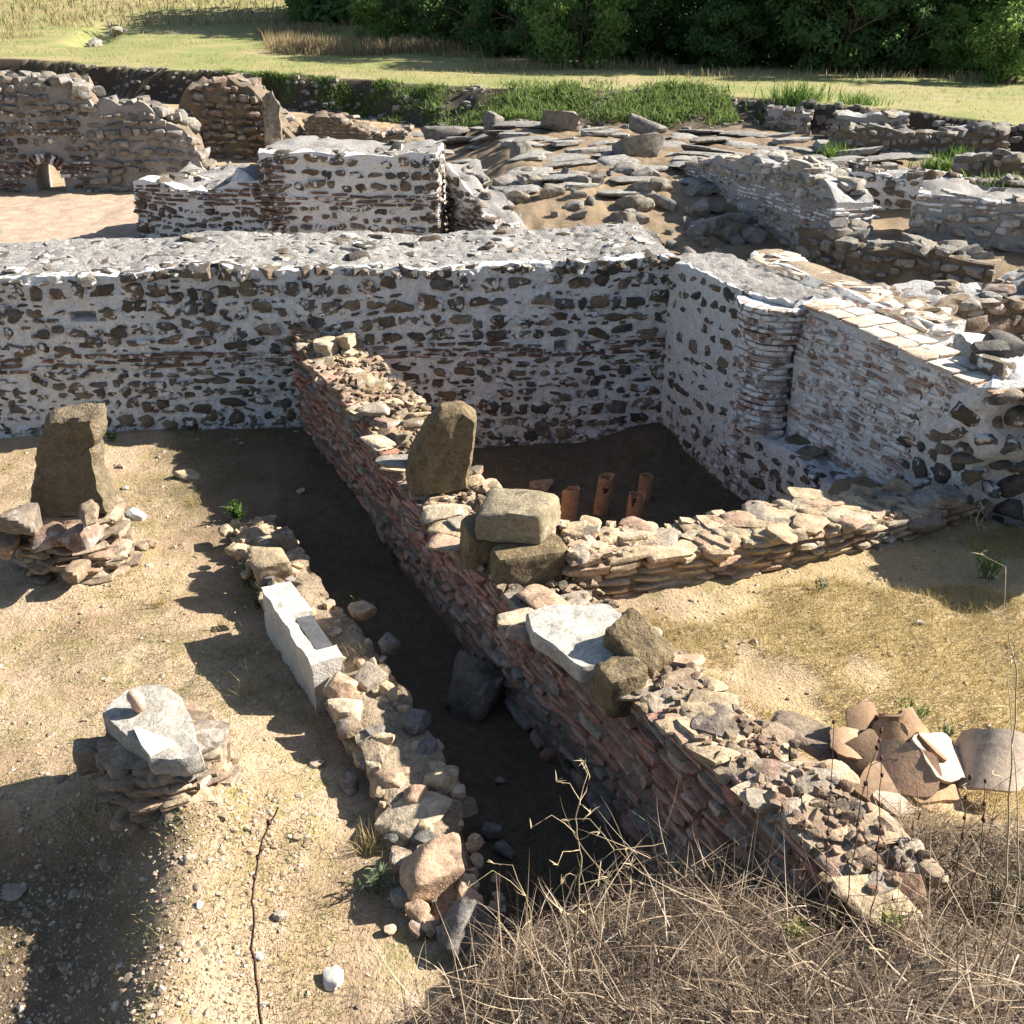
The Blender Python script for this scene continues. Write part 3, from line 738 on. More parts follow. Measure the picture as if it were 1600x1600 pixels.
# ------------------------------------------------------------------ ruins farther back
rb = np.random.default_rng(11)
def sc_style(st, f, **kw):
    d = dict(st); d['h'] = tuple(a * f for a in st['h']); d['w'] = tuple(a * f for a in st['w']); d['gap'] = st['gap'] * f
    d['n'] = 3; d.update(kw); return d
def ruin(label, pts, thick, zb, zt, mats, bands, faces=(), off=-.02, amp=.032, tamp=.07, core='mort', cap='cap', top=0, tsz=(.2, .5), flip=False, group='ruins in the background', seed=1, s1=None, name='ruined_wall', ds=.12, tmat=0, tflat=(.25, .5), skipcore=False, extra=None):
    P_ = (Flip if flip else Path)(pts); root = empty(name, (*P_.pos(P_.L / 2), fn(zb)(0)), label, 'wall', group)
    mb = MB(); body(mb, P_, thick, lambda a: fn(zb)(a) - .3, zt, ds=ds, nz=20, nt=14, amp=amp, tamp=tamp, sc=3.0, seed=seed, off=off, mat=0, matt=1)
    mb.build('mortar_core', [M[core], M[cap]], root)
    ms = MB(); masonry(ms, P_, zb, zt, bands, n=3, rng=rb, depth=.25, wob=.03)
    for fp in faces: masonry(ms, Path(fp), zb, lambda a: fn(zt)(P_.L if fp[0][0] > P_.p[:, 0].mean() else 0), bands, n=3, rng=rb, depth=.25)
    if extra: extra(ms)
    for a_, sg in ((0, 1), (P_.L, -1)):
        q0 = P_.pos(a_); nn = P_.nor(a_); q1 = q0 - nn * fn(thick)(a_); zz = fn(zt)(a_) - .02
        masonry(ms, Path([q1, q0] if sg > 0 else [q0, q1]), zb, zz, bands, n=3, rng=rb, depth=.25)
    ms.build('stonework', [M[k] for k in mats], root, sharp=45)
    if top:
        mt = MB(); top_stones(mt, P_, thick, zt, top, tsz, tflat, rng=rb, n=3, lift=-.03); mt.build('top_rubble', M[mats[0]] if tmat == 0 else M[tmat], root)
    return root
M['palest'] = stone_mat('pale_rubble', [(.33, .28, .22), (.38, .33, .265), (.29, .245, .195), (.36, .29, .22), (.27, .24, .2)], lich=.15, mort=.5, bd=.014)
MR = ('wstone', 'wbrick'); R1_ = sc_style(RUB, 1.15); R1s = sc_style(RUBS, 1.2); B1 = sc_style(BRK, 1.35)
DR1 = sc_style(DRY, 1.5); DR2 = sc_style(DRYB, 1.3); TIGHT = sc_style(RUB, 1.15, gap=.02, prot=(.03, .1), mat=0)
# the tall pier block and its wings
R1p = dict(R1_, gap=.022, w=(.14, .42)); R1q = dict(R1s, gap=.02)
def pier_bands(z): return R1p if z > 1.12 else B1 if z > .82 else R1q if z > .45 else R1p
def quoins(x, y, z1):
    def f(ms):
        z = 0.0; k = 0
        while z < z1 - .05:
            rock(ms, (x + .22, y + .09, z), (.44 + .1 * (k % 2), .28, .058), rotz(rb.normal(0, .02)), n=3, cuts=2, jit=.04, k=16, mat=1, rng=rb)
            rock(ms, (x + .09, y + .3, z), (.28, .55, .058), None, n=3, cuts=2, jit=.04, k=16, mat=1, rng=rb); z += .085; k += 1
    return f
ruin('tall square pier of stone and brick with bright white mortar, beyond the long front wall', [(-4.85, 20.6), (-1.45, 20.55)], 2.1, 0, lambda a: 1.86 + .05 * math.sin(2 * a), MR, pier_bands,
     faces=[[(-4.85, 22.7), (-4.85, 20.6)], [(-1.45, 20.55), (-1.45, 22.6)]], seed=21, extra=quoins(-4.85, 20.6, 1.8), top=26, tsz=(.15, .4))
ruin('lower stone wing with sloping whitish top, attached to the left side of the pier', [(-7.75, 21.75), (-4.9, 20.9)], 2.3, 0, lambda a: 1.12 + .1 * a / 3 + .06 * math.sin(3 * a), MR, lambda z: B1 if z > .75 else R1q,
     faces=[[(-7.2, 23.9), (-7.75, 21.75)]], seed=22, extra=quoins(-7.72, 21.75, 1.05), top=34, tsz=(.15, .45), tamp=.16)
ruin('short brick wing stepping down from the right corner of the pier', [(-1.35, 22.0), (-.25, 19.9)], .7, 0, lambda a: 1.5 - .42 * a, MR, lambda z: B1 if z < .9 else R1_, seed=23, top=16, tsz=(.15, .4))
# the high old wall with the little arch, far left
def arch_wall():
    root = empty('ruined_wall', (-11.5, 28.2, 0), 'high weathered wall with a small brick arch opening at its foot, far left', 'wall', 'ruins in the background')
    P_ = Path([(-15, 27.9), (-11.0, 27.9), (-8.05, 28.0)])
    zt = lambda a: float(np.interp(a, [0, 2.2, 3.9, 4.25, 4.4, 5.2, 5.9, 6.3, 6.75, 7.0], [2.75, 2.7, 2.62, 2.35, 2.0, 2.15, 1.95, 1.75, 1.3, .4])) + .08 * math.sin(a * 7)
    mb = MB(); a0, a1 = 2.55, 3.3
    kw = dict(ds=.1, nz=22, nt=10, amp=.05, tamp=.12, sc=2.6, seed=31, matt=1)
    body(mb, P_, 1.0, -.3, zt, s0=0, s1=a0, **kw); body(mb, P_, 1.0, -.3, zt, s0=a1, **kw); body(mb, P_, 1.0, .72, zt, s0=a0 - .02, s1=a1 + .02, **kw)
    mb.build('mortar_core', [M['mort3'], M['dearth']], root)
    ms = MB(); hl = [((a0 + a1) / 2, .3, .52, .75)]
    masonry(ms, P_, 0, lambda a: min(zt(a), 2.05), lambda z: B1 if (z < .75 or 1.2 < z < 1.5) else R1_, s0=1.2, s1=4.1, rng=rb, depth=.3, holes=hl, off=.05)
    masonry(ms, P_, 0, zt, lambda z: dict(DR2, prot=(-.02, .12), gap=.025, mat=2), s0=4.1, rng=rb, depth=.35, off=.05)
    masonry(ms, P_, 2.0, zt, lambda z: dict(DR2, prot=(0, .12), gap=.03, mat=2), s1=4.2, rng=rb, depth=.3, off=.05)
    masonry(ms, P_, 0, zt, lambda z: dict(B1, mat=1), s1=1.2, rng=rb, depth=.3, off=.05)
    top_stones(ms, P_, 1.0, zt, 90, (.2, .5), (.4, .7), rng=rb, n=3, mat=2)
    ms.build('stonework', [M['wstone'], M['wbrick'], M['gstone']], root, sharp=45)
    ma = MB(); cx = P_.pos((a0 + a1) / 2)[0]
    for k in range(13):
        an = PI * (k + .5) / 13; r = .50
        rock(ma, (cx + r * math.cos(an), 27.83, .36 + r * math.sin(an)), (.09, .3, .26), roty(-(an - PI / 2)), n=3, cuts=2, jit=.04, k=16, rng=rb)
    ma.build('arch', M['wbrick'], root)
arch_wall()
ruin('ragged dark lump of masonry with a hollow beneath, right of the arched wall', [(-10.2, 33.5), (-8.6, 33.2), (-6.6, 33.0)], 1.4, .1, lambda a: float(np.interp(a, [0, .4, 1.5, 2.3, 2.9, 3.6], [1.5, 2.1, 2.35, 2.2, 1.5, .7])), ('rustone',), lambda z: dict(DR2, prot=(.0, .2)), amp=.10, tamp=.16, core='dearth', cap='dearth', top=40, seed=33)
o = MB(); slab(o, [(-.25, 0), (.28, 0), (.3, 1.4), (.1, 1.75), (-.2, 1.6)], .35, (-7.15, 32.4, .35), (.97, .2, 0), (0, .05, 1), (-.2, .97, 0), rough=.05, seed=3)
tag(o.build('standing_stone', M['gstone'], origin=(-7.15, 32.4, .35)), 'tall upright slab leaning against the ragged dark masonry lump', 'stone')
ruin('low flat-layered ruin between the dark masonry lump and the street', [(-6.4, 33.6), (-3.3, 33.2)], 1.2, .3, lambda a: 1.15 + .2 * math.sin(a * 2.1) - .08 * a, ('rustone',), lambda z: DR1, core='dearth', cap='dearth', top=50, seed=34, tamp=.12)
# right hand side
ruin('brick-topped wall running beside the return wall, tile slabs on its lit top', [(3.15, 13.6), (3.62, 12.4), (4.45, 10.6)], .48, .1, lambda a: 1.52 - .03 * a, ('wstone', 'rbrick'), lambda z: dict(B1, mat=1) if z > 1.1 else R1_, seed=41, top=60, tsz=(.2, .36), ds=.08, tmat='cop', tamp=.03, cap='earth', tflat=(.1, .18))
ruin('dark rubble wall with bright mortared top at the right edge, behind tiled return wall', [(4.35, 11.3), (5.4, 12.3), (8.4, 13.2)], .95, .1, lambda a: 1.22 + .05 * math.sin(2.3 * a), ('rustone',), lambda z: dict(TIGHT, gap=.012), core='dearth', cap='mort2', seed=42, top=70, tsz=(.14, .4), tamp=.09, ds=.08)
ruin('long ruined wall with a brick patch, facing the pit beyond the front wall corner', [(4.0, 25.2), (4.6, 22.6), (5.75, 18.8)], .8, -.1, lambda a: float(np.interp(a, [0, 1.5, 3.5, 5.2, 6.2, 6.8], [1.0, 1.35, 1.62, 1.68, 1.55, 1.1])) + .05 * math.sin(4 * a), ('palest', 'rbrick'),
     lambda z: dict(TIGHT) if z > 1.15 or z < .7 else dict(B1, mat=1, skip=.3), core='mort2', cap='mort2', seed=43, top=55, ds=.1)
ruin('low broken rubble wall at the foot of the brick-patched wall, edging a sunlit dirt patch', [(5.2, 18.9), (6.0, 17.3), (7.6, 16.2)], .7, 0, lambda a: .82 + .08 * math.sin(3 * a), ('gstone',), lambda z: dict(TIGHT), core='dearth', cap='earth', seed=44, top=50, ds=.1)
ruin('stone and mortar wall with white joints behind the sunlit dirt patch', [(6.3, 21.3), (8.7, 20.3)], .9, .4, lambda a: 1.48 - .04 * a, ('wstone', 'wbrick'), lambda z: R1_, seed=45, top=26, faces=[], cap='mort2')
ruin('reddish brick and stone wall with sunlit flat top, right edge beyond the dirt patch', [(6.95, 18.1), (9.6, 17.0)], 1.5, .2, lambda a: 1.55 - .02 * a, ('palest', 'rbrick'), lambda z: dict(B1, mat=1, skip=.1) if z > 1.2 else dict(TIGHT), core='mort2', cap='cap', seed=46, top=16, tsz=(.2, .4), faces=[[(6.95 + .5, 19.4), (6.95, 18.1)]], ds=.1)
ruin('long low foundation of field stones along the back of the paved street', [(8.3, 27.9), (12.6, 27.5)], .7, .8, lambda a: 1.5 + .08 * math.sin(2 * a), ('gstone',), lambda z: dict(TIGHT), core='dearth', cap='mort2', seed=47, top=50)
ruin('short low foundation in front of the long one at the right of the street', [(10.2, 24.6), (14.6, 23.4)], .7, .7, lambda a: 1.22 + .08 * math.sin(2 * a), ('gstone',), lambda z: dict(TIGHT), core='dearth', cap='mort2', seed=48, top=50)
ruin('low rubble line on the near side of the paved street, right of the brick-patched wall', [(7.6, 24.0), (10.0, 22.7), (11.2, 21.6)], .6, .6, lambda a: 1.05 + .08 * math.sin(2 * a), ('gstone',), lambda z: dict(TIGHT), core='dearth', cap='earth', seed=49, top=45)
ruin('weathered stub of wall at the foot of the green weedy bank', [(7.8, 33.4), (9.0, 33.1)], .8, .6, lambda a: 1.55 - .1 * a, ('gstone',), lambda z: dict(TIGHT), core='mort2', cap='mort2', seed=50, top=12, faces=[])
ruin('squared block of masonry below the dark earth cut, right of the weedy bank', [(9.4, 31.6), (11.3, 31.2)], 1.1, .5, lambda a: 1.55, ('rustone',), lambda z: dict(TIGHT), core='mort2', cap='mort2', seed=51, top=8, faces=[[(9.45, 32.6), (9.4, 31.6)]])

# ------------------------------------------------------------------ loose stones, slabs and other single things
def mesh_thing(name, mb, mat, origin, label=None, cat=None, group=None, sharp=40):
    o = mb.build(name, mat, origin=origin, sharp=sharp); return tag(o, label, cat, group)
def depth(p): return p[1] * _c - (p[2] - CAMH) * _s
LOOSE = []                         # stones whose labels are composed from what they lie beside
def stone_at(px, py, wpx, hpx, z=None, mat='tstone', name='loose_stone', dz=.9, n=7, label=None, cat='stone', group=None, rot=None, rng=rg, cuts=7, tilt=.2, rough=.06, dd=.85, sink=.12, **kw):
    """px,py = foot of the stone in the photo"""
    p = onground(px, py) if z is None else at(px, py, z)
    k = depth(p) / FPX; w = wpx * k; h = hpx * k * dz; d = w * dd
    R = rotz(rng.uniform(0, 6.3) if rot is None else rot) @ rotx(rng.normal(0, tilt)) @ roty(rng.normal(0, tilt))
    c = np.array([p[0], p[1] + d * .35, p[2] + h * (.5 - sink)])
    mb = MB(); rock(mb, c, (w, d, h), R, n=n, cuts=cuts, rng=rng, rough=rough, cutd=(.72, 1.08), k=26, **kw)
    o = mesh_thing(name, mb, M[mat], (c[0], c[1], p[2]), label, cat, group)
    if label is None: LOOSE.append((o, w, h, mat))
    return o

M['rustone2'] = stone_mat('brown_stack', [(.25, .185, .125), (.3, .23, .16), (.21, .16, .115), (.29, .2, .14), (.34, .27, .195)], lich=.2, bd=.012)
# the tapering pillar on its heap
def pillar():
    Y = 7.75
    px = [(40, 812), (46, 775), (54, 740), (52, 700), (62, 690), (64, 660), (80, 652), (143, 650), (147, 688), (136, 704), (148, 745), (158, 780), (166, 808), (120, 818)]
    w_ = [atY(a, b, Y) for a, b in px]; o0 = atY(100, 812, Y)
    mb = MB(); slab(mb, [(q[0] - o0[0], q[2] - o0[2]) for q in w_][::-1], .32, (o0[0], Y + .16, o0[2]), (1, .08, 0), (0, 0, 1), (-.08, 1, 0), rough=.035, rsc=5, npts=110, layers=9, rnd=.2, seed=5)
    mesh_thing('stone_pillar', mb, M['pillar'], (o0[0], Y + .2, o0[2]), 'tall tapering brown stone standing on a heap of flat stones', 'stone')
    c = onground(85, 885); top = o0[2]
    root = empty('stone_heap', (c[0], Y + .1, 0), 'heap of stacked flat brown stones carrying the tall tapering stone', 'stone pile')
    mb = MB(); r1 = np.random.default_rng(5)
    for k in range(9):
        f = k / 8; rad = .42 - .09 * f; z = .02 + (top - .02) * (k + .5) / 9
        nst = 13
        for i in range(nst):
            a = 6.283 * (i + r1.uniform(-.3, .3)) / nst; rr = rad * r1.uniform(.78, 1.05)
            rock(mb, (o0[0] - .03 + rr * math.cos(a) * 1.1, Y + .18 + rr * math.sin(a), z), (r1.uniform(.16, .3), r1.uniform(.14, .22), r1.uniform(.04, .075)), rotz(a + PI / 2 + r1.normal(0, .3)) @ rotx(r1.normal(0, .1)), n=5, rng=r1, k=30, cuts=6, cutd=(.85, 1.2), rough=.07)
        rock(mb, (o0[0], Y + .18, z), (rad * 1.7, rad * 1.6, .11), None, n=5, rng=r1)
    mb.build('stacked_stones', M['rustone2'], root)
    for (x, y, w1, h1) in ((78, 838, 50, 22), (128, 836, 46, 34), (30, 812, 55, 40), (8, 850, 40, 30), (120, 890, 36, 24), (140, 800, 25, 16)):
        p = atY(x, y, Y - .28); k = depth(p) / FPX
        mb = MB(); rock(mb, p, (w1 * k, .3, h1 * k), rotz(r1.normal(0, .3)) @ roty(r1.normal(0, .15)), n=7, rng=r1, cutd=(.85, 1.2)); mb.build('flat_stone', M['rustone'] if w1 > 45 else M['rustone2'], root)
pillar()

# the stump with a slab on top, a shell and a white tile on it
def stump():
    zt = .64
    pts = [(157, 1114), (175, 1095), (197, 1075), (222, 1068), (250, 1068), (284, 1088), (302, 1127), (313, 1180), (285, 1188), (236, 1187), (220, 1165), (196, 1150)]
    w_ = [at(a, b, zt) for a, b in pts]; o0 = at(235, 1125, zt)
    mb = MB(); slab(mb, [(q[0] - o0[0], q[1] - o0[1]) for q in w_][::-1], .13, (o0[0], o0[1], zt - .065), (1, 0, 0), (0, 1, 0), (0, 0, 1), rough=.014, rsc=6, npts=110, rnd=.06, seed=9)
    mesh_thing('stone_slab', mb, M['grayslab'], (o0[0], o0[1], zt - .13), 'grey half-round stone slab lying on the stump, shell and white tile on it', 'stone slab')
    r1 = np.random.default_rng(8); cx, cy = o0[0] + .04, o0[1] + .0
    root = empty('stone_stump', (cx, cy, gz(cx, cy)), 'round stump of thin stacked stones under the grey half-round slab', 'stone pile')
    mb = MB(); zb = gz(cx, cy) - .1; n_ = 8
    for k in range(n_):
        z = zb + (zt - .14 - zb) * (k + .5) / n_; rad = .35 - .07 * k / n_
        for i in range(12):
            a = 6.283 * (i + r1.uniform(-.35, .35)) / 12; rr = rad * r1.uniform(.85, 1.06)
            rock(mb, (cx + rr * math.cos(a), cy + rr * math.sin(a), z), (r1.uniform(.14, .27), r1.uniform(.12, .2), r1.uniform(.045, .075)), rotz(a + PI / 2 + r1.normal(0, .25)) @ rotx(r1.normal(0, .08)), n=5, rng=r1, k=30, cuts=6, cutd=(.85, 1.2), rough=.07)
        rock(mb, (cx, cy, z), (rad * 1.8, rad * 1.8, .085), None, n=5, rng=r1)
    mb.build('stacked_stones', M['rustone2'], root)
    for (x, y, z, w1, d1, h1, mt) in ((325, 1150, .52, .22, .26, .13, 'rustone'), (150, 1180, .36, .22, .2, .18, 'rustone'), (335, 1200, .30, .2, .16, .14, 'tstone'), (275, 1200, .44, .34, .2, .05, 'gstone'), (290, 1225, .32, .3, .2, .05, 'tstone')):
        p = at(x, y, z); mb = MB(); rock(mb, p, (w1, d1, h1), rotz(r1.normal(0, .5)) @ roty(r1.normal(0, .12)), n=7, rng=r1); mb.build('flat_stone', M[mt], root)
    # white wedge of tile
    w2_ = [at(a, b, zt + .02) for a, b in ((208, 1137), (214, 1137), (275, 1160), (240, 1178), (234, 1181), (222, 1166))]; q0 = at(238, 1158, zt + .02)
    mb = MB(); slab(mb, [(q[0] - q0[0], q[1] - q0[1]) for q in w2_][::-1], .022, (q0[0], q0[1], zt + .018), (1, 0, 0), (0, 1, 0), (0, 0, 1), rough=.003, npts=50, rnd=.02, layers=3)
    mesh_thing('tile_sherd', mb, M['white'], (q0[0], q0[1], zt), 'white wedge of flat tile lying on the grey half-round slab', 'tile sherd')
    # ribbed shell
    s0 = at(213, 1112, zt); V = []; nu, nv = 44, 14
    for i in range(nu + 1):
        t = i / nu; ang = t * 2.3 * 2 * PI; rr = .012 + .030 * t ** 1.2; tr = (.010 + .034 * t) * (1 + .07 * math.sin(ang * 9))
        for j in range(nv):
            b = 2 * PI * j / nv; r_ = rr + tr * math.cos(b)
            V.append((r_ * math.cos(ang), .055 * (1 - t) + tr * math.sin(b) * .9, r_ * math.sin(ang)))
    V = np.array(V) @ rotz(-.7).T
    F = [[i * nv + j, i * nv + (j + 1) % nv, (i + 1) * nv + (j + 1) % nv, (i + 1) * nv + j] for i in range(nu) for j in range(nv)]
    mb = MB(); mb.add(V + np.array([s0[0], s0[1], zt + .07]), np.array(F))
    mesh_thing('sea_shell', mb, M['shell'], (s0[0], s0[1], zt), 'small pinkish ribbed shell resting on the grey half-round slab', 'shell')
M['grayslab'] = stone_mat('grey_slab', [(.33, .305, .26), (.36, .33, .285)], lich=.3, lichc=(.24, .22, .185), interp='LINEAR', bd=.01, lsc=9)
stump()

# standing stone and blocks on the partition
def on_partition():
    Y = 7.98
    px = [(632, 750), (636, 718), (650, 692), (662, 672), (678, 655), (690, 645), (722, 643), (742, 658), (740, 702), (734, 735), (727, 770), (690, 776), (640, 775)]
    o0 = atY(685, 772, Y); w_ = [atY(a, b, Y) for a, b in px]
    mb = MB(); slab(mb, [(q[0] - o0[0], q[2] - o0[2]) for q in w_][::-1], .27, (o0[0], Y + .12, o0[2]), (1, .14, 0), (0, .04, 1), (-.14, 1, 0), rough=.016, rsc=5, npts=110, layers=9, rnd=.22, seed=4)
    mesh_thing('standing_stone', mb, M['lichen'], (o0[0], Y + .1, o0[2]), 'upright ochre slab with a rounded slanting shoulder, standing on the partition wall', 'stone')
    def blk(px, py, Y, dims, rz, label, mat='lichen', tilt=(0, 0), n=14, seed=0, name='stone_block', k=16, jit=.05, cuts=4, rough=.035):
        c = atY(px, py, Y); mb = MB(); rr = np.random.default_rng(seed)
        rock(mb, c, dims, rotz(rz) @ rotx(tilt[0]) @ roty(tilt[1]), n=n, cuts=cuts, k=k, jit=jit, rough=rough, rsc=2.2, rng=rr, cutd=(1.1, 1.4))
        return mesh_thing(name, mb, M[mat], (c[0], c[1], c[2] - dims[2] / 2), label, 'stone block')
    blk(826, 880, 6.60, (.56, .36, .33), .25, 'lower ochre block of the stack, carrying the top block and half hidden by it', seed=1)
    blk(755, 845, 6.85, (.32, .34, .34), .3, 'small ochre block tucked behind the left end of the two-block stack', seed=2)
    blk(807, 806, 6.80, (.53, .42, .25), -.28, 'squared block with a pale speckled top, uppermost of the stack on the partition wall', mat='lichentop', seed=3)
    zt = .90
    pts = [(822, 956), (840, 948), (862, 944), (900, 943), (950, 942), (986, 971), (975, 1000), (962, 1022), (950, 1036), (909, 1042), (885, 1024), (866, 1010), (830, 985), (826, 975)]
    w_ = [at(a, b, zt) for a, b in pts]; q0 = at(900, 985, zt)
    mb = MB(); slab(mb, [(q[0] - q0[0], q[1] - q0[1]) for q in w_][::-1], .12, (q0[0], q0[1], zt - .06), (1, 0, .0), (0, 1, .02), (0, -.02, 1), rough=.012, rsc=5, npts=110, rnd=.07, seed=12)
    mesh_thing('stone_slab', mb, M['granite'], (q0[0], q0[1], zt - .12), 'broad pale speckled flat slab overhanging the partition wall', 'stone slab')
    blk(996, 1012, 5.28, (.40, .26, .20), -.95, 'tilted ochre block leaning against the pale flat slab', seed=4, tilt=(.25, .35), n=12)
    blk(968, 1072, 5.05, (.26, .28, .30), .4, 'rough ochre block set in the partition wall below the tilted block', seed=5, n=12, jit=.1, rough=.06)
    blk(1112, 1150, 4.55, (.25, .30, .28), -.5, 'brown pointed block projecting from the face of the partition wall near its close end', mat='rustone', seed=6, n=12, jit=.14, rough=.06, name='stone_block')
    # end heap against the front wall
    for (x, y, w1, h1, lab) in ((512, 550, .26, .30, 'angular tan stone on top of the far end of the partition, against the white wall'), (543, 533, .17, .15, 'small round pale stone, uppermost at the far end of the partition'), (548, 563, .20, .24, 'upright rounded stone below the small round one at the far end of the partition')):
        c = atY(x, y, 11.1); mb = MB(); rock(mb, c, (w1, w1, h1), rotz(rg.uniform(0, 3)), n=9, rng=rg, rough=.06)
        mesh_thing('loose_stone', mb, M['tstone'], c - np.array([0, 0, h1 / 2]), lab, 'stone')
    # flat capping pieces along the top
    for (x, y, w1, d1, h1, z, mt) in ((600, 660, .3, .2, .09, .98, 'rustone'), (585, 640, .26, .2, .1, 1.0, 'tstone'), (645, 662, .2, .2, .12, .98, 'rustone'), (590, 690, .3, .22, .05, .97, 'tstone'), (615, 720, .3, .26, .07, .9, 'gstone'), (690, 800, .34, .26, .06, .74, 'tstone'), (700, 825, .3, .24, .06, .72, 'tstone'), (728, 818, .26, .2, .07, .74, 'tstone'), (700, 850, .34, .22, .05, .72, 'tstone'), (845, 935, .32, .22, .07, .78, 'tstone'), (810, 965, .3, .2, .05, .78, 'tstone'), (818, 990, .24, .18, .06, .76, 'tstone'),
                                    (1075, 1075, .34, .3, .08, .86, 'rustone2'), (1120, 1095, .3, .16, .05, .9, 'rustone2'), (1200, 1150, .3, .2, .05, .92, 'rustone2'), (1265, 1150, .42, .24, .06, .9, 'rustone2'), (1160, 1170, .26, .2, .08, .92, 'gstone'), (1190, 1185, .3, .2, .06, .95, 'rustone2'), (1215, 1215, .28, .2, .1, 1.0, 'rustone'), (1265, 1235, .26, .2, .09, 1.0, 'tstone'), (1300, 1210, .24, .16, .06, .95, 'tstone')):
        h1 *= .75; p = at(x, y, z); mb = MB(); rock(mb, p, (w1, d1, h1), rotz(rg.uniform(-.9, .5)) @ rotx(rg.normal(0, .08)) @ roty(rg.normal(0, .08)), n=7, rng=rg, cuts=7, cutd=(.85, 1.2), k=30)
        o = mesh_thing('capping_stone', mb, M[mt], p - np.array([0, 0, h1 / 2]), None, 'stone'); LOOSE.append((o, w1, h1, mt))
M['lichentop'] = stone_mat('speckled_block', [(.24, .2, .13), (.26, .215, .14)], lich=.22, lichc=(.07, .06, .045), bd=.012, interp='LINEAR', lsc=9)
on_partition()

# stub wall stones
def marble():
    A = at(448, 913, .40) + np.array([-.075, -.03, 0]); B = at(530, 1032, .40) + np.array([-.075, -.03, 0]); d = B - A; L = np.linalg.norm(d[:2]); t = d / L; nn = np.array([-t[1], t[0], 0])
    if nn[0] > 0: nn = -nn                       # nn points to the court (left)
    W_, H_ = .23, .42; bm = bmesh_new(); import bmesh
    prof = [(-W_ / 2, 0), (W_ / 2, 0), (W_ / 2, H_), (.035, H_), (.035, H_ - .05), (-W_ / 2, H_ - .05)]
    # solid: rim along the court side, sunk bed behind it for part of the length
    def add(x0, x1, y0, y1, z0, z1):
        vs = [bm.verts.new((x, y, z)) for z in (z0, z1) for y in (y0, y1) for x in (x0, x1)]
        for f in ((0, 2, 3, 1), (4, 5, 7, 6), (0, 1, 5, 4), (2, 6, 7, 3), (0, 4, 6, 2), (1, 3, 7, 5)): bm.faces.new([vs[i] for i in f])
    nx, ny = 60, 14; V = []; rs = np.linspace(0, L, nx + 1); cs = np.linspace(-W_ / 2, W_ / 2, ny + 1)
    bm.free()
    ring = []
    for x in rs:
        sec = [(c_, 0.0) for c_ in cs[::-1]] + [(-W_ / 2, H_ * k / 8) for k in range(1, 8)]
        for c_ in cs:
            sunk = (c_ < .02) and (L * .42 < x < L * .86)
            sec.append((c_, H_ - (.07 if sunk else 0)))
        sec += [(W_ / 2, H_ * (8 - k) / 8) for k in range(1, 8)]
        m = len(sec); V += [(x, c_, z) for c_, z in sec]
    V = np.array(V); V += np.stack([fbm(V * 9 + k * 13, 3, k) for k in range(3)], 1) * .010
    F = [[i * m + j, i * m + (j + 1) % m, (i + 1) * m + (j + 1) % m, (i + 1) * m + j] for i in range(nx) for j in range(m)]
    Wd = np.array([A[0], A[1], .0]) + V[:, :1] * t + V[:, 1:2] * nn + V[:, 2:] * np.array([0, 0, 1.])
    mb = MB(); mb.add(Wd, np.array(F)); mb.f.append(np.array([list(range(m))])); mb.m.append(np.zeros(1, np.int32)); mb.f.append(np.array([[nx * m + k for k in range(m)][::-1]])); mb.m.append(np.zeros(1, np.int32))
    root = empty('marble_block', (A[0], A[1], 0), 'long white marble beam, dark plate for shade in its sunk top, on the stub wall', 'stone block')
    mb.build('beam', M['marble'], root)
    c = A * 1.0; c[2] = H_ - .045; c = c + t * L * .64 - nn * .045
    mb = MB(); rock(mb, c, (L * .40, .125, .05), np.column_stack([t, nn, [0, 0, 1.]]), n=8, cuts=0, k=40, jit=.02, rough=.02); mb.build('shade_plate', M['groove_shade'], root)  # dark plate laid in the sunk bed in place of its shade
M['groove_shade'] = plain_mat('groove_shade', (.085, .085, .09), .3, 16, .008)
def bmesh_new():
    import bmesh
    return bmesh.new()
marble()
for (x, y, w1, h1, mt, lab) in (
    (665, 1412, 92, 100, 'tstone', 'biggest tan boulder standing at the near end of the stub wall beside the dark trench'),
    (640, 1318, 95, 62, 'tstone', 'wedge-shaped tan boulder just behind the biggest boulder of the stub wall'),
    (718, 1484, 72, 66, 'gstone', 'pale grey rock lying in front of the biggest boulder, near the straw bank'),
    (745, 1112, 100, 86, 'rustone', 'large brown boulder fallen in the trench at the foot of the partition wall'),
    (417, 906, 62, 52, 'tstone', 'rounded grey-tan boulder at the far end of the stub wall behind the marble beam'),
    (440, 853, 40, 26, 'rustone', 'reddish brown stone at the far tip of the stub wall'),
    (564, 972, 42, 40, 'tstone', 'pointed pale stone standing behind the middle of the marble beam'),
    (606, 1022, 36, 34, 'gstone', 'grey stone half in shade between the marble beam and the trench'),
    (578, 1078, 56, 32, 'tstone', 'ochre flat-topped stone just past the near end of the marble beam'),
    (528, 1100, 62, 46, 'tstone', 'blocky tan stone tight against the near end of the marble beam'),
    (540, 1130, 50, 42, 'tstone', 'blocky tan stone in front of the one against the marble beam'),
    (560, 1182, 76, 52, 'tstone', 'wide ochre stone with a chipped front on the court edge of the stub wall'),
    (652, 1148, 46, 44, 'gstone', 'light grey-white stone on the trench edge of the stub wall'),
    (690, 1250, 54, 52, 'tstone', 'pale squared block on the trench edge near the boulders'),
    (610, 1246, 68, 48, 'tstone', 'low squared block on the court edge beside the pale squared block'),
    (590, 1218, 66, 40, 'gstone', 'grey angular stone in front of the wide ochre stone'),
    (664, 1205, 40, 46, 'gstone', 'thin slab leaning down into the trench, half in shade')):
    stone_at(x, y, w1, h1, mat=mt, label=lab, n=12, cuts=9, tilt=.12, name='boulder' if w1 > 60 else 'loose_stone', cat='boulder' if w1 > 60 else 'stone', z=None if w1 > 70 or y > 1300 else max(.1, stub_z(p3.L * .5)) if y < 1200 else .1)
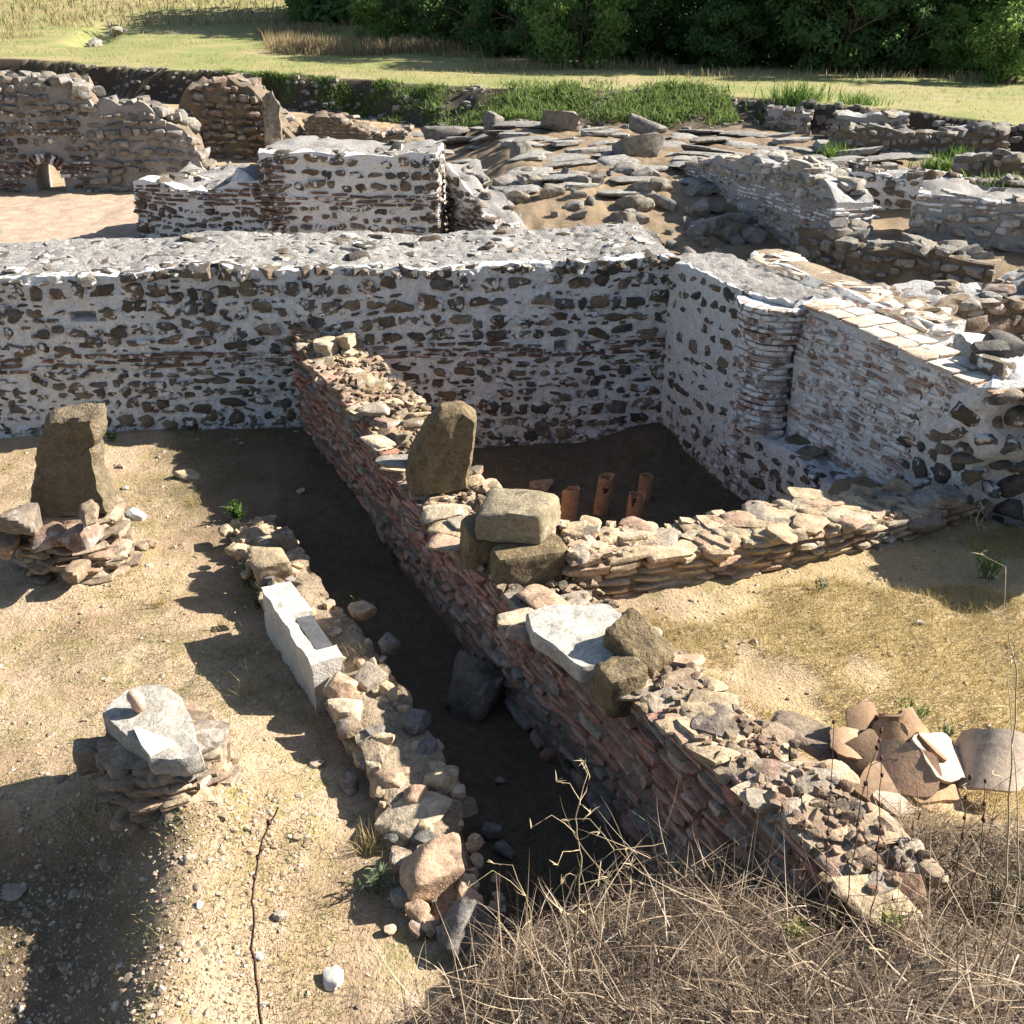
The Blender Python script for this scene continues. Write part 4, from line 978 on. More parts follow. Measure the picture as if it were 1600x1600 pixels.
r7 = np.random.default_rng(77)
for _ in range(58):
    y = r7.uniform(3.9, 8.7); x = float(x3f(y)) + r7.uniform(-.12, .42); w_ = r7.uniform(.07, .19)
    a = np.interp(y, W3[::-1, 1], p3.c); z = max(gz(x, y), stub_z(a) if abs(x - x3f(y) - .15) < .25 else -9)
    mb = MB(); h_ = w_ * r7.uniform(.45, .8); mt = ('tstone', 'tstone', 'tstone', 'gstone', 'rustone')[r7.integers(5)]
    rock(mb, (x, y, z + h_ * .3), (w_, w_ * r7.uniform(.6, .95), h_), rotz(r7.uniform(0, 6)) @ rotx(r7.normal(0, .25)), n=6, rng=r7, cuts=9, cutd=(.72, 1.08), k=24, rough=.07)
    o = mesh_thing('loose_stone', mb, M[mt], (x, y, z), None, 'stone'); LOOSE.append((o, w_, h_, mt))
for (x, y, w1, h1, mt) in ((210, 812, 34, 14, 'white'), (222, 860, 18, 12, 'rustone'), (238, 856, 20, 14, 'tstone'), (292, 752, 44, 10, 'tstone'), (436, 1438, 24, 10, 'rustone'), (660, 1462, 44, 22, 'rustone'), (690, 1468, 22, 20, 'gstone'), (520, 1545, 36, 18, 'white'), (610, 1462, 22, 14, 'tstone'), (790, 1340, 32, 22, 'gstone'), (768, 1315, 34, 30, 'gstone'), (730, 1272, 40, 12, 'tstone'), (700, 1262, 40, 12, 'tstone'), (845, 770, 40, 18, 'tile'), (1035, 966, 14, 8, 'tile'), (20, 1405, 40, 14, 'tstone'), (780, 1225, 16, 8, 'rustone'), (890, 1440, 22, 14, 'gstone'), (470, 772, 14, 8, 'tstone'), (405, 1500, 14, 10, 'white'), (310, 1420, 14, 8, 'white'), (100, 1520, 20, 12, 'rustone'), (200, 1535, 18, 9, 'rustone')):
    stone_at(x, y, w1, h1, mat=mt, n=6)

# clay pipes standing in the sunken room
def pipe(px, py, hpx, lean, label, hole=None, jag=.25, seed=0, rad=.082, cut=None):
    p = onground(px, py); k = depth(p) / FPX; h = (1.3 if seed == 2 else .92) * hpx * k / .93; rr = np.random.default_rng(seed); nu, nv = 36, 14
    V = []; F = []; ztop = h * (1 - jag * np.clip(fbm(np.column_stack([np.cos(np.arange(nu) / nu * 6.283) * 1.3, np.sin(np.arange(nu) / nu * 6.283) * 1.3, np.full(nu, seed * 3.3)]), 2, seed) + .3, 0, 1))
    for sh in (0, 1):
        r = rad - sh * .014
        for i in range(nv + 1):
            for j in range(nu):
                a = 6.283 * j / nu; z = -.03 + (ztop[j] + .03) * i / nv
                V.append((r * (1 + .05 * i / nv) * math.cos(a), r * (1 + .05 * i / nv) * math.sin(a), z))
    V = np.array(V); V[:, 0] += lean * V[:, 2]; V += np.stack([fbm(V * 12 + q, 2, q) for q in range(3)], 1) * .003
    def gone(i, j):
        a = (6.283 * (j + .5) / nu + PI / 2 + PI) % (2 * PI) - PI; z = (i + .5) / nv
        if hole and ((a - hole[0]) / .38) ** 2 + ((z - hole[1]) / .10) ** 2 < 1: return True
        if cut and abs(a - cut[0]) < cut[1] * (1.2 - abs(z - cut[2]) * 5): return True
        return False
    m = (nv + 1) * nu
    for sh in (0, 1):
        for i in range(nv):
            for j in range(nu):
                if gone(i, j): continue
                q = [sh * m + i * nu + j, sh * m + i * nu + (j + 1) % nu, sh * m + (i + 1) * nu + (j + 1) % nu, sh * m + (i + 1) * nu + j]
                F.append(q if sh == 0 else q[::-1])
    for j in range(nu): F.append([nv * nu + j, nv * nu + (j + 1) % nu, m + nv * nu + (j + 1) % nu, m + nv * nu + j])
    for i in range(nv):
        for j in range(nu):
            for (i2, j2, e) in ((i, (j + 1) % nu, 'r'), (i + 1, j, 'u')):
                if i2 < nv and gone(i, j) != gone(i2, j2):
                    if e == 'r': a_, b_ = i * nu + (j + 1) % nu, (i + 1) * nu + (j + 1) % nu
                    else: a_, b_ = (i + 1) * nu + j, (i + 1) * nu + (j + 1) % nu
                    F.append([a_, b_, m + b_, m + a_])
    mb = MB(); mb.add(V + p, np.array(F)); mesh_thing('clay_pipe', mb, M['terra'], p, label, 'clay pipe', 'clay pipes in the sunken room', sharp=50)
pipe(886, 838, 60, .05, 'bright orange clay pipe with a broken rim, nearest the stacked blocks', jag=.16, seed=2, rad=.082)
pipe(938, 800, 64, .12, 'pale leaning clay pipe with a round hole near its top', hole=(.1, .72), jag=.06, seed=3, rad=.078)
pipe(985, 836, 72, .10, 'dark clay pipe with a bite broken out of its side', hole=(-.5, .9), jag=.10, seed=4, rad=.08)
pipe(1006, 780, 42, .05, 'farthest and shortest clay pipe, behind the bitten one', jag=.1, seed=5, rad=.074)

# heap of curved tile sherds
def sherd(px, py, z, size, curve, tilt, rz, label, seed, mat='tile', th=.020, asp=.75):
    size *= 1.22; tilt = (tilt[0] * 1.2, tilt[1] * 1.4); z += .05; curve = curve * 1.25 + .1
    c = at(px, py, z); rr = np.random.default_rng(seed); nr, na = 7, 44
    ang = np.arange(na) / na * 2 * PI; pw = 5
    base = (np.abs(np.cos(ang)) ** pw + np.abs(np.sin(ang)) ** pw) ** (-1 / pw) * (1 + .13 * fbm(np.column_stack([np.cos(ang) * 1.6, np.sin(ang) * 1.6, np.full(na, seed * 2.7)]), 3, seed))
    V = []
    for sgn in (1, -1):
        for i in range(nr + 1):
            r = base * (i / nr if i else .001); x = r * np.cos(ang) * size / 2; y = r * np.sin(ang) * size / 2 * asp
            R_ = size / max(curve, .01); a = x / R_
            V.append(np.column_stack([(R_ + sgn * th / 2) * np.sin(a), y, (R_ + sgn * th / 2) * np.cos(a) - R_]))
    V = np.concatenate(V); m = (nr + 1) * na; F = []
    for sh in (0, 1):
        for i in range(nr):
            for j in range(na):
                q = [sh * m + i * na + j, sh * m + i * na + (j + 1) % na, sh * m + (i + 1) * na + (j + 1) % na, sh * m + (i + 1) * na + j]
                F.append(q[::-1] if sh else q)
    for j in range(na): F.append([nr * na + j, m + nr * na + j, m + nr * na + (j + 1) % na, nr * na + (j + 1) % na])
    V = V @ (rotz(rz) @ rotx(tilt[0]) @ roty(tilt[1])).T + c
    mb = MB(); mb.add(V, np.array(F)); mesh_thing('tile_sherd', mb, M[mat], c, label, 'tile sherd', 'broken tiles heaped beside the partition wall', sharp=50)
S_ = [(1360, 1128, .94, .24, 1.0, (.7, .3), .3, 'thin brown sherd standing on edge at the back left of the tile heap', 'tile2'),
      (1383, 1148, .92, .22, 1.3, (.8, -.5), -.5, 'ochre curved sherd upright in the back row, next to the thin brown one', 'tile'),
      (1405, 1140, .95, .20, 2.6, (1.2, .2), .2, 'tightly rolled piece of clay tube at the back of the tile heap', 'tile2'),
      (1440, 1135, .93, .24, 1.6, (.5, .5), .5, 'dark hollow sherd facing down at the back right of the tile heap', 'tile2'),
      (1415, 1165, .93, .26, 1.2, (.6, .1), -.2, 'curved ochre sherd in the middle of the tile heap', 'tile'),
      (1452, 1165, .92, .20, .8, (.4, .6), .9, 'small dark sherd wedged between the hollow one and the pink plate', 'tile2'),
      (1408, 1200, .90, .30, .25, (.5, -.1), -.4, 'large flat salmon tile leaning at the front of the heap', 'tile3'),
      (1480, 1182, .90, .30, .3, (.35, .3), .4, 'flat pinkish grey plate beside the big curved roof tile', 'tile4'),
      (1350, 1180, .90, .22, .4, (.4, -.4), .7, 'flat stone-like sherd at the left of the salmon tile', 'tile2'),
      (1335, 1162, .92, .20, .9, (.3, .2), .1, 'pale curved sherd behind the flat stone-like one', 'tile3'),
      (1535, 1180, .92, .40, 1.5, (.35, -.3), -.55, 'big curved roof tile at the right end of the heap, pale inside up', 'tile4'),
      (1455, 1225, .84, .22, .2, (.25, .1), .2, 'flat tan sherd lying under the plate at the front', 'tile'),
      (1432, 1212, .86, .18, .3, (.3, -.2), 1.1, 'small tan sherd between the salmon tile and the flat tan one', 'tile'),
      (1405, 1250, .82, .20, .2, (.2, .1), .6, 'cream sherd lying lowest in front of the salmon tile', 'tile4'),
      (1468, 1248, .80, .20, .4, (.3, .3), -.3, 'separate orange sherd fallen in front of the heap', 'tile3'),
      (1375, 1225, .86, .22, .3, (.35, -.1), .9, 'brownish flat sherd in front of the stone-like one', 'tile2')]
for nm, c_ in (('tile2', (.21, .135, .08)), ('tile3', (.42, .26, .16)), ('tile4', (.42, .33, .25))): M[nm] = plain_mat(nm, c_, .18, 12, .004, .85, (.25, .19, .13))
M['tile'] = plain_mat('tile_ochre', (.34, .22, .12), .2, 12, .004, .85, (.2, .14, .09))
for i, q in enumerate(S_): sherd(*q[:7], label=q[7], seed=60 + i, mat=q[8])
mb = MB(); r8 = np.random.default_rng(4)
for _ in range(60):
    p = at(r8.uniform(1330, 1480), r8.uniform(1180, 1260), .72); rock(mb, p + np.array([0, 0, r8.uniform(-.02, .06)]), (r8.uniform(.06, .16), r8.uniform(.06, .14), .03), rotz(r8.uniform(0, 6)) @ rotx(r8.normal(0, .4)), n=3, rng=r8)
tag(mb.build('tile_debris', M['tile3'], origin=at(1405, 1220, .7)), kind='stuff')

# flat stones on the plateau by the return wall's end
for (x, y, w1, d1, h1, z, mt) in ((1310, 792, .3, .2, .05, .85, 'tstone'), (1352, 790, .26, .2, .05, .82, 'gstone'), (1418, 790, .28, .2, .04, .78, 'tstone'), (1405, 800, .24, .18, .04, .76, 'gstone'), (1450, 782, .36, .26, .14, .8, 'gstone'), (1475, 775, .3, .26, .12, .84, 'gstone'), (1380, 778, .2, .18, .12, .75, 'gstone'), (1440, 812, .3, .2, .1, .72, 'gstone')):
    p = at(x, y, z); mb = MB(); rock(mb, p, (w1, d1, h1), rotz(rg.uniform(-.9, .5)) @ rotx(rg.normal(0, .15)), n=6, rng=rg, cuts=6, cutd=(.9, 1.2))
    o = mesh_thing('loose_stone', mb, M[mt], p - np.array([0, 0, h1 / 2]), None, 'stone'); LOOSE.append((o, w1, h1, mt))

# ------------------------------------------------------------------ paving and rubble farther back: copies of a few stones
def variants(name, mat, dims_list, n=5, cuts=6, seed=0):
    out = []; rr = np.random.default_rng(seed)
    for d in dims_list:
        mb = MB(); rock(mb, (0, 0, 0), d, None, n=n, cuts=cuts, rng=rr, cutd=(.9, 1.25), k=16); o = mb.build(name, mat); out.append(o)
    return out
def scatter(protos, pts, label, cat, group, rr, rzs=(0, 6.3), tilt=.06, sc=(.7, 1.2)):
    for i, (x, y, z) in enumerate(pts):
        s = protos[i % len(protos)]; o = s if i < len(protos) else s.copy()
        if i >= len(protos): C.objects.link(o)
        o.location = (x, y, z); o.rotation_euler = (rr.normal(0, tilt), rr.normal(0, tilt), rr.uniform(*rzs)); f = rr.uniform(*sc); o.scale = (f, f, f)
        tag(o, label, cat, group)
r9 = np.random.default_rng(19)
pts = []
for y in np.arange(23.2, 37.5, 1.0):
    for x in np.arange(-3.5, 14, 1.25):
        xx, yy = x + r9.uniform(-.4, .4), y + r9.uniform(-.35, .35)
        if xx > 6.0 and yy < 24: continue
        if yy > ycf(xx) - 4.2 or r9.random() < .22: continue
        pts.append((xx, yy, gz(xx, yy) + r9.uniform(-.03, .05)))
pts = pts[:190]
scatter(variants('paving_slab', M['slabs'], [(1.3, .9, .13), (1.0, .8, .12), (1.5, .8, .15), (.9, .9, .12), (1.1, .6, .16)], seed=2), pts, 'worn grey paving slab of the ruined street below the green bank', 'paving slab', 'paving slabs of the ruined street', r9, (-.4, .5), .07)
pts = []
while len(pts) < 120:
    x, y = r9.uniform(-2.2, 4.6), r9.uniform(16.2, 25)
    if x < -.4 and y < 23: continue
    z = gz(x, y); pts.append((x, y, z + .04))
scatter(variants('rubble_stone', M['gstone'], [(.5, .4, .3), (.4, .3, .22), (.65, .5, .3), (.3, .3, .22), (.45, .25, .2)], seed=3), pts, 'grey rubble stone on the dirt slope between the front wall and the street', 'stone', 'rubble on the dirt slope', r9, tilt=.3, sc=(.4, 1.1))
pts = []
while len(pts) < 46:
    x, y = r9.uniform(3.6, 6.5), r9.uniform(14.5, 22.0)
    if x > 5.4 - .28 * (y - 18.6): continue
    pts.append((x, y, gz(x, y) + .05))
scatter(variants('rubble_stone', M['gstone'], [(.5, .4, .3), (.35, .3, .2), (.3, .25, .2)], seed=5), pts, 'shaded rubble stone in the pit at the foot of the brick-patched wall', 'stone', 'rubble in the pit', r9, tilt=.3, sc=(.5, 1.1))
pts = [(x, y, gz(x, y) + .1) for x, y in [(-13.3, 22.6), (-12.6, 22.2), (-12.0, 23.0), (-11.5, 22.4), (-12.8, 23.4), (-11.0, 22.1)]]
scatter(variants('rubble_stone', M['gstone'], [(.7, .5, .45), (1.0, .6, .4), (.5, .5, .35)], seed=6), pts, 'pale stone in the loose group on the red brick-dust floor, far left', 'stone', 'stones on the red floor', r9, tilt=.2)
pts = [(x, y, gz(x, y) + .12) for x, y in [(-26.0, 70), (-26.6, 72), (-25.6, 73.5), (-26.3, 75.5), (-25.2, 68.5)]]
scatter(variants('rubble_stone', M['palest'], [(1.2, .8, .5), (.8, .7, .4), (1.6, .9, .3)], seed=16), pts, 'pale stone lying in the shallow trench high on the meadow', 'stone', 'stones in the meadow trench', r9, tilt=.2)
pts = [(x, y, gz(x, y) + .2) for x, y in [(-2.2, 36.0), (-.6, 35.0), (1.5, 33.5), (4.0, 32.5), (.2, 27.0), (3.2, 27.5)]]
scatter(variants('fallen_block', M['gstone'], [(1.3, .6, .55), (.6, .6, .7), (1.0, .9, .5)], seed=8), pts, 'dark squared block lying loose on the paved street', 'stone block', 'loose blocks on the street', r9, tilt=.1)

# ------------------------------------------------------------------ grass, straw, weeds
def blades(mb, base, h, az, lean, curl, width, seg=3, twist=0.0, mat=0):
    """curved tapering strips; lean = angle from upright at the foot, curl = further bending along the blade"""
    N = len(base); h, az, lean, curl, width = [np.broadcast_to(np.asarray(a, float), (N,)) for a in (h, az, lean, curl, width)]
    p = base.copy(); side = np.stack([-np.sin(az + twist), np.cos(az + twist), np.zeros(N)], 1); rows = []
    for i in range(seg + 1):
        w = width * (1 - .92 * (i / seg) ** 1.5)
        rows.append(p - side * (w / 2)[:, None]); rows.append(p + side * (w / 2)[:, None])
        th = lean + curl * (i + .5) / seg; st = (h / seg)[:, None]
        p = p + st * np.stack([np.sin(th) * np.cos(az), np.sin(th) * np.sin(az), np.cos(th)], 1)
    m = 2 * (seg + 1); V = np.stack(rows, 1).reshape(-1, 3)
    b = np.arange(N)[:, None] * m
    F = np.concatenate([b + np.array([[2 * i, 2 * i + 1, 2 * i + 3, 2 * i + 2]]) for i in range(seg)], 0)
    mb.add(V, F, mat)
rv = np.random.default_rng(23)
def U(a, b, n): return rv.uniform(a, b, n)
def on(x, y, dz=-.01): return np.stack([x, y, Hgt(x, y) + dz], 1)

def straw_bank():
    n = 150000; x = U(-1.3, 3.6, n); y = U(.9, 4.4, n); db, _e = bank_h(x, y)
    den = fbm2(x, y, 1.6, 3, 71)
    keep = (db + .12 * fbm2(x, y, 3, 2, 72) > -.02) & (x > -1.1 + .3 * (y - 1)) & (rv.random(n) < (.62 + .5 * den) * np.clip(.35 + .6 * (x + .8), 0, 1))
    x, y = x[keep], y[keep]; n = len(x)
    clump = fbm2(x, y, 2.5, 2, 73); az = clump * 4 + rv.normal(0, .9, n) - 1.2
    mb = MB(); blades(mb, on(x, y), np.exp(rv.normal(-2.55, .5, n)) * (1 + .5 * clump), az, np.abs(rv.normal(.7, .5, n)), rv.normal(.8, 1.1, n), U(.0018, .0045, n), 4, rv.normal(0, .8, n))
    # fallen straw lying over the rest
    k = 4200; x = U(-.8, 3.4, k); y = U(.9, 4.2, k); db, _e = bank_h(x, y); ok = db > .05; x, y = x[ok], y[ok]; k = len(x)
    bp = on(x, y); bp[:, 2] += U(.0, .15, k)
    blades(mb, bp, U(.12, .46, k), U(0, 6.3, k), rv.normal(1.2, .35, k), rv.normal(.2, .9, k), U(.002, .0065, k), 6, rv.normal(0, .8, k))
    k = 420; x = U(-.6, 3.2, k); y = U(1.0, 3.7, k); db, _e = bank_h(x, y); ok = db > .1; x, y = x[ok], y[ok]; k = len(x); bp = on(x, y); bp[:, 2] += U(0, .06, k)
    blades(mb, bp, U(.2, .5, k), U(0, 6.3, k), np.abs(rv.normal(.75, .4, k)), rv.normal(.4, .6, k), U(.003, .0068, k), 6, rv.normal(0, .8, k))
    tag(mb.build('dry_grass', M['straw'], sharp=0), kind='stuff')
    # dark broken weed litter at the right of the bank
    mb = MB(); k = 9000; x = U(.4, 3.2, k); y = U(1.2, 3.6, k); db, _e = bank_h(x, y); ok = (db > .05) & (fbm2(x, y, 1.3, 3, 75) > -.05); x, y = x[ok], y[ok]; k = len(x)
    bp = on(x, y); bp[:, 2] += U(0, .12, k)
    blades(mb, bp, U(.04, .17, k), U(0, 6.3, k), rv.normal(.8, .5, k), rv.normal(.1, .9, k), U(.002, .005, k), 4, rv.normal(0, .8, k))
    k = 9000; x = U(-.6, 3.2, k); y = U(1.0, 3.8, k); db, _e = bank_h(x, y); ok = db > .05; x, y = x[ok], y[ok]; k = len(x); bp = on(x, y); bp[:, 2] += U(0, .1, k)
    blades(mb, bp, U(.02, .05, k), U(0, 6.3, k), U(.3, 1.8, k), rv.normal(.5, 1.2, k), U(.006, .014, k), 3, rv.normal(0, .8, k))
    tag(mb.build('dead_weeds', M['deadw'], sharp=0), kind='stuff')
M['deadw'] = blade_mat('dead_weed', [(.07, .05, .035), (.11, .08, .055), (.05, .038, .03), (.16, .12, .08)], .1)
straw_bank()

def court_grass():
    n = 330000; x = U(-7.5, 1, n); y = U(3.2, 11.4, n)
    d2 = (x2f(y) - x) * .89; m_ = fbm2(x, y, 1.1, 4, 81) + .35 * fbm2(x, y, 5, 2, 82)
    band = np.exp(-((x - x3f(y) + .85) / .65) ** 2) * .75          # the greener strip beside the stub wall
    keep = (d2 > .1) & (m_ + band > .22) & ~((x > x3f(y) - .05) & (x < x3f(y) + .45) & (y < 8.6)) & (rv.random(n) < .25 + .9 * (m_ + band - .3))
    x, y = x[keep], y[keep]; n = len(x); mb = MB()
    blades(mb, on(x, y), U(.015, .065, n), U(0, 6.3, n), U(.2, 1.2, n), U(0, .7, n), U(.003, .007, n), 2, rv.normal(0, .8, n))
    tag(mb.build('short_grass', M['greeng'], sharp=0), kind='stuff')
    n = 150000; x = U(.6, 6.0, n); y = U(3.9, 8.3, n); d2 = (x2f(y) - x) * .89
    m_ = fbm2(x, y, 1.0, 4, 84); keep = (d2 < -.75) & (y < y4f(x) - .25) & (m_ + .55 * sstep(1.4, 2.6, x) > .2)
    x, y = x[keep], y[keep]; n = len(x); mb = MB()
    blades(mb, on(x, y), U(.03, .11, n), U(0, 6.3, n), U(.1, 1.1, n), U(0, .9, n), U(.0025, .005, n), 3, rv.normal(0, .8, n))
    tag(mb.build('yellow_grass', M['yellowg'], sharp=0), kind='stuff')
court_grass()

def trench_green():
    n = 26000; x = U(-2.4, 2.8, n); y = U(3.4, 11.3, n); so_ = ground_masks(x, y)[0]
    ok = (so_ > .6) & (fbm2(x, y, 1.3, 4, 88) > .12) & ((x2f(y) - x > .05) | (y > y4f(x) + .7)) & (Hgt(x, y) < .15); x, y = x[ok], y[ok]; n = len(x); mb = MB()
    blades(mb, on(x, y), U(.02, .09, n), U(0, 6.3, n), U(.2, 1.2, n), U(0, .8, n), U(.004, .012, n), 2, rv.normal(0, .8, n))
    tag(mb.build('trench_weeds', M['greeng'], sharp=0), kind='stuff')
trench_green()

def gravel():
    D, F = sphere_dirs(1); D2, F2 = sphere_dirs(2)
    n = 13000; x = U(-6.5, 1.0, n); y = U(3.0, 11.4, n)
    n2 = 6500; x = np.concatenate([x, U(-3.6, -1.2, n2)]); y = np.concatenate([y, U(3.1, 4.9, n2)])
    n3 = 2500; x = np.concatenate([x, U(.5, 4, n3)]); y = np.concatenate([y, U(4.2, 7.5, n3)])
    n4 = 1600; x = np.concatenate([x, U(-.3, 3, n4)]); y = np.concatenate([y, U(7.3, 11.8, n4)])
    s = np.exp(rv.normal(-5.0, .5, len(x)))
    s = np.where(rv.random(len(x)) < .05, s * 2.4, s); sl = ground_masks(x, y)[0]
    keep = (rv.random(len(x)) < .75 + .5 * fbm2(x, y, 1.5, 2, 91)) & (rv.random(len(x)) > sl * 1.1 * (x > x3f(y) - .3)) & ~((x > x2f(y) - .05) & (x < x2f(y) + .75)); x, y, s = x[keep], y[keep], s[keep]
    N = len(x); P = on(x, y, 0); V = D2[None] * (1 + rv.normal(0, .16, (N, len(D2), 1))) * np.stack([s, s * U(.6, 1, N), s * U(.4, .8, N)], 1)[:, None, :]
    a = U(0, 6.3, N); ca, sa = np.cos(a)[:, None], np.sin(a)[:, None]
    V = np.stack([V[..., 0] * ca - V[..., 1] * sa, V[..., 0] * sa + V[..., 1] * ca, V[..., 2]], -1) + P[:, None, :]
    mb = MB(); mb.add(V.reshape(-1, 3), (F2[None] + (np.arange(N) * len(D2))[:, None, None]).reshape(-1, 4))
    tag(mb.build('gravel', M['grav'], sharp=30), kind='stuff')
M['grav'] = stone_mat('gravel', [(.34, .26, .17), (.42, .34, .25), (.27, .20, .135), (.48, .43, .36), (.24, .185, .135), (.36, .25, .17)], lich=0, bd=.002)
gravel()

def far_plants():
    # weeds covering the slope of the cut
    n = 46000; x = U(-13, 7.2, n); q = U(-1.05, .1, n); wdt = np.interp(x, [-14, -6, 0, 6, 8, 40], [.9, 1.5, 4.2, 3.6, 1.0, .8])
    y = ycf(x) + q * wdt; cl = fbm2(x, y, .7, 3, 95)
    keep = (rv.random(n) < np.clip(.28 + cl * 1.1 + .45 * sstep(-5, 2, x), 0, 1)); x, y, cl = x[keep], y[keep], cl[keep]; n = len(x); mb = MB()
    h = U(.12, .5, n) * (1 + .6 * cl) * np.interp(x, [-13, -5, 1], [.32, .45, .55])
    bp = on(x, y); bp[:, 2] += U(0, .3, n) * sstep(-5, 2, x)
    blades(mb, bp, h, U(0, 6.3, n), U(.1, 1.1, n), U(0, .9, n), U(.025, .07, n), 2, U(0, 3, n))
    tag(mb.build('bank_weeds', M['weedg'], sharp=0), kind='stuff')
    # meadow tufts
    n = 60000; u = rv.random(n) ** .6; y = 27 + 55 * u; x = U(-1, 1, n) * y * .62
    keep = (y > ycf(x) + .1) & (fbm2(x, y, .25, 3, 97) > -.25); x, y = x[keep], y[keep]; n = len(x); mb = MB()
    blades(mb, on(x, y), U(.04, .14, n) * (1 + y / 80), U(0, 6.3, n), U(.2, 1.0, n), U(0, .6, n), U(.012, .03, n), 2, U(0, 3, n))
    tag(mb.build('meadow_grass', M['meadg'], sharp=0), kind='stuff')
    # tall dry grass belt before the trees and on the mound
    mb = MB()
    for (xa, xb, ya, yb, k, h0, h1) in ((-13, -1.5, 60, 68, 9000, .5, 1.2), (-16, -7, 70, 79, 5000, .4, .9), (-2, 9, 51, 55, 2200, .3, .9), (6, 30, 44, 50, 2600, .2, .6), (-40, -27, 66, 84, 4000, .3, .8)):
        x, y = U(xa, xb, k), U(ya, yb, k); x = x + (y - ya) * -.25; cx_ = (xa + xb) / 2 - .25 * (yb - ya) / 2; ok = rv.random(k) < (.45 + 1.1 * fbm2(x, y, .45, 3, 99)) * np.clip(1.15 - np.abs((x - cx_) / ((xb - xa) / 2)) ** 2.5 + .5 * fbm2(x, y, .5, 2, 98), 0, 1) * np.clip(1.2 - np.abs((y - (ya + yb) / 2) / ((yb - ya) / 2)) ** 3 + .5 * fbm2(x, y, .8, 2, 97), 0, 1); x, y = x[ok], y[ok]; k = len(x); h0, h1 = h0 * .55, h1 * .75
        blades(mb, on(x, y), U(h0, h1, k), U(0, 6.3, k), U(0, .35, k), U(0, .5, k), U(.025, .06, k), 3, U(0, 3, k))
    tag(mb.build('tall_dry_grass', M['dryg'], sharp=0), kind='stuff')
    # green among the ruins on the right and at the pit
    mb = MB()
    for (px, py, k, h, r) in ((1240, 150, 420, .75, .9), (1340, 155, 200, .5, .7), (1300, 240, 160, .5, .35), (1495, 240, 120, .45, .3), (1465, 255, 140, .5, .4), (1560, 265, 200, .35, .8), (1580, 285, 260, .35, 1.0), (1530, 560, 420, .25, .5), (1580, 560, 300, .2, .5), (330, 30, 260, .5, 2.0), (130, 25, 300, .5, 2.5), (430, 20, 160, .5, 1.2)):
        p = onground(px, py + 8); x = p[0] + rv.normal(0, r * .5, k); y = p[1] + rv.normal(0, r * .4, k)
        blades(mb, on(x, y), U(.4, 1, k) * h, U(0, 6.3, k), U(.0, .7, k), U(0, .9, k), U(.02, .05, k) * (1 if p[1] > 20 else .5), 3, U(0, 3, k))
    tag(mb.build('ruin_weeds', M['weedl'], sharp=0), kind='stuff')
    # clods and stones on the bare earth cut
    mb = MB()
    for _ in range(700):
        x = rv.uniform(-26, 22); wd = np.interp(x, [-14, -6, 0, 6, 8, 40], [.9, 1.5, 4.2, 3.6, 1.0, .8]); y = float(ycf(x)) - rv.uniform(-.1, 1.3) * wd
        s_ = rv.uniform(.08, .35); rock(mb, (x, y, gz(x, y)), (s_, s_ * .8, s_ * .6), rotz(rv.uniform(0, 6)), n=2, rng=rv)
    tag(mb.build('cut_rubble', M['gstone'], sharp=40), kind='stuff')
M['meadg'] = blade_mat('meadow_blades', [(.27, .26, .09), (.34, .30, .13), (.21, .23, .065), (.38, .32, .17)], .3)
M['dryg'] = blade_mat('dry_blades', [(.36, .28, .15), (.28, .21, .11), (.44, .35, .2), (.22, .16, .09)], .3)
M['weedl'] = blade_mat('fresh_weed', [(.12, .2, .04), (.17, .26, .06), (.09, .16, .03)], .4)
far_plants()

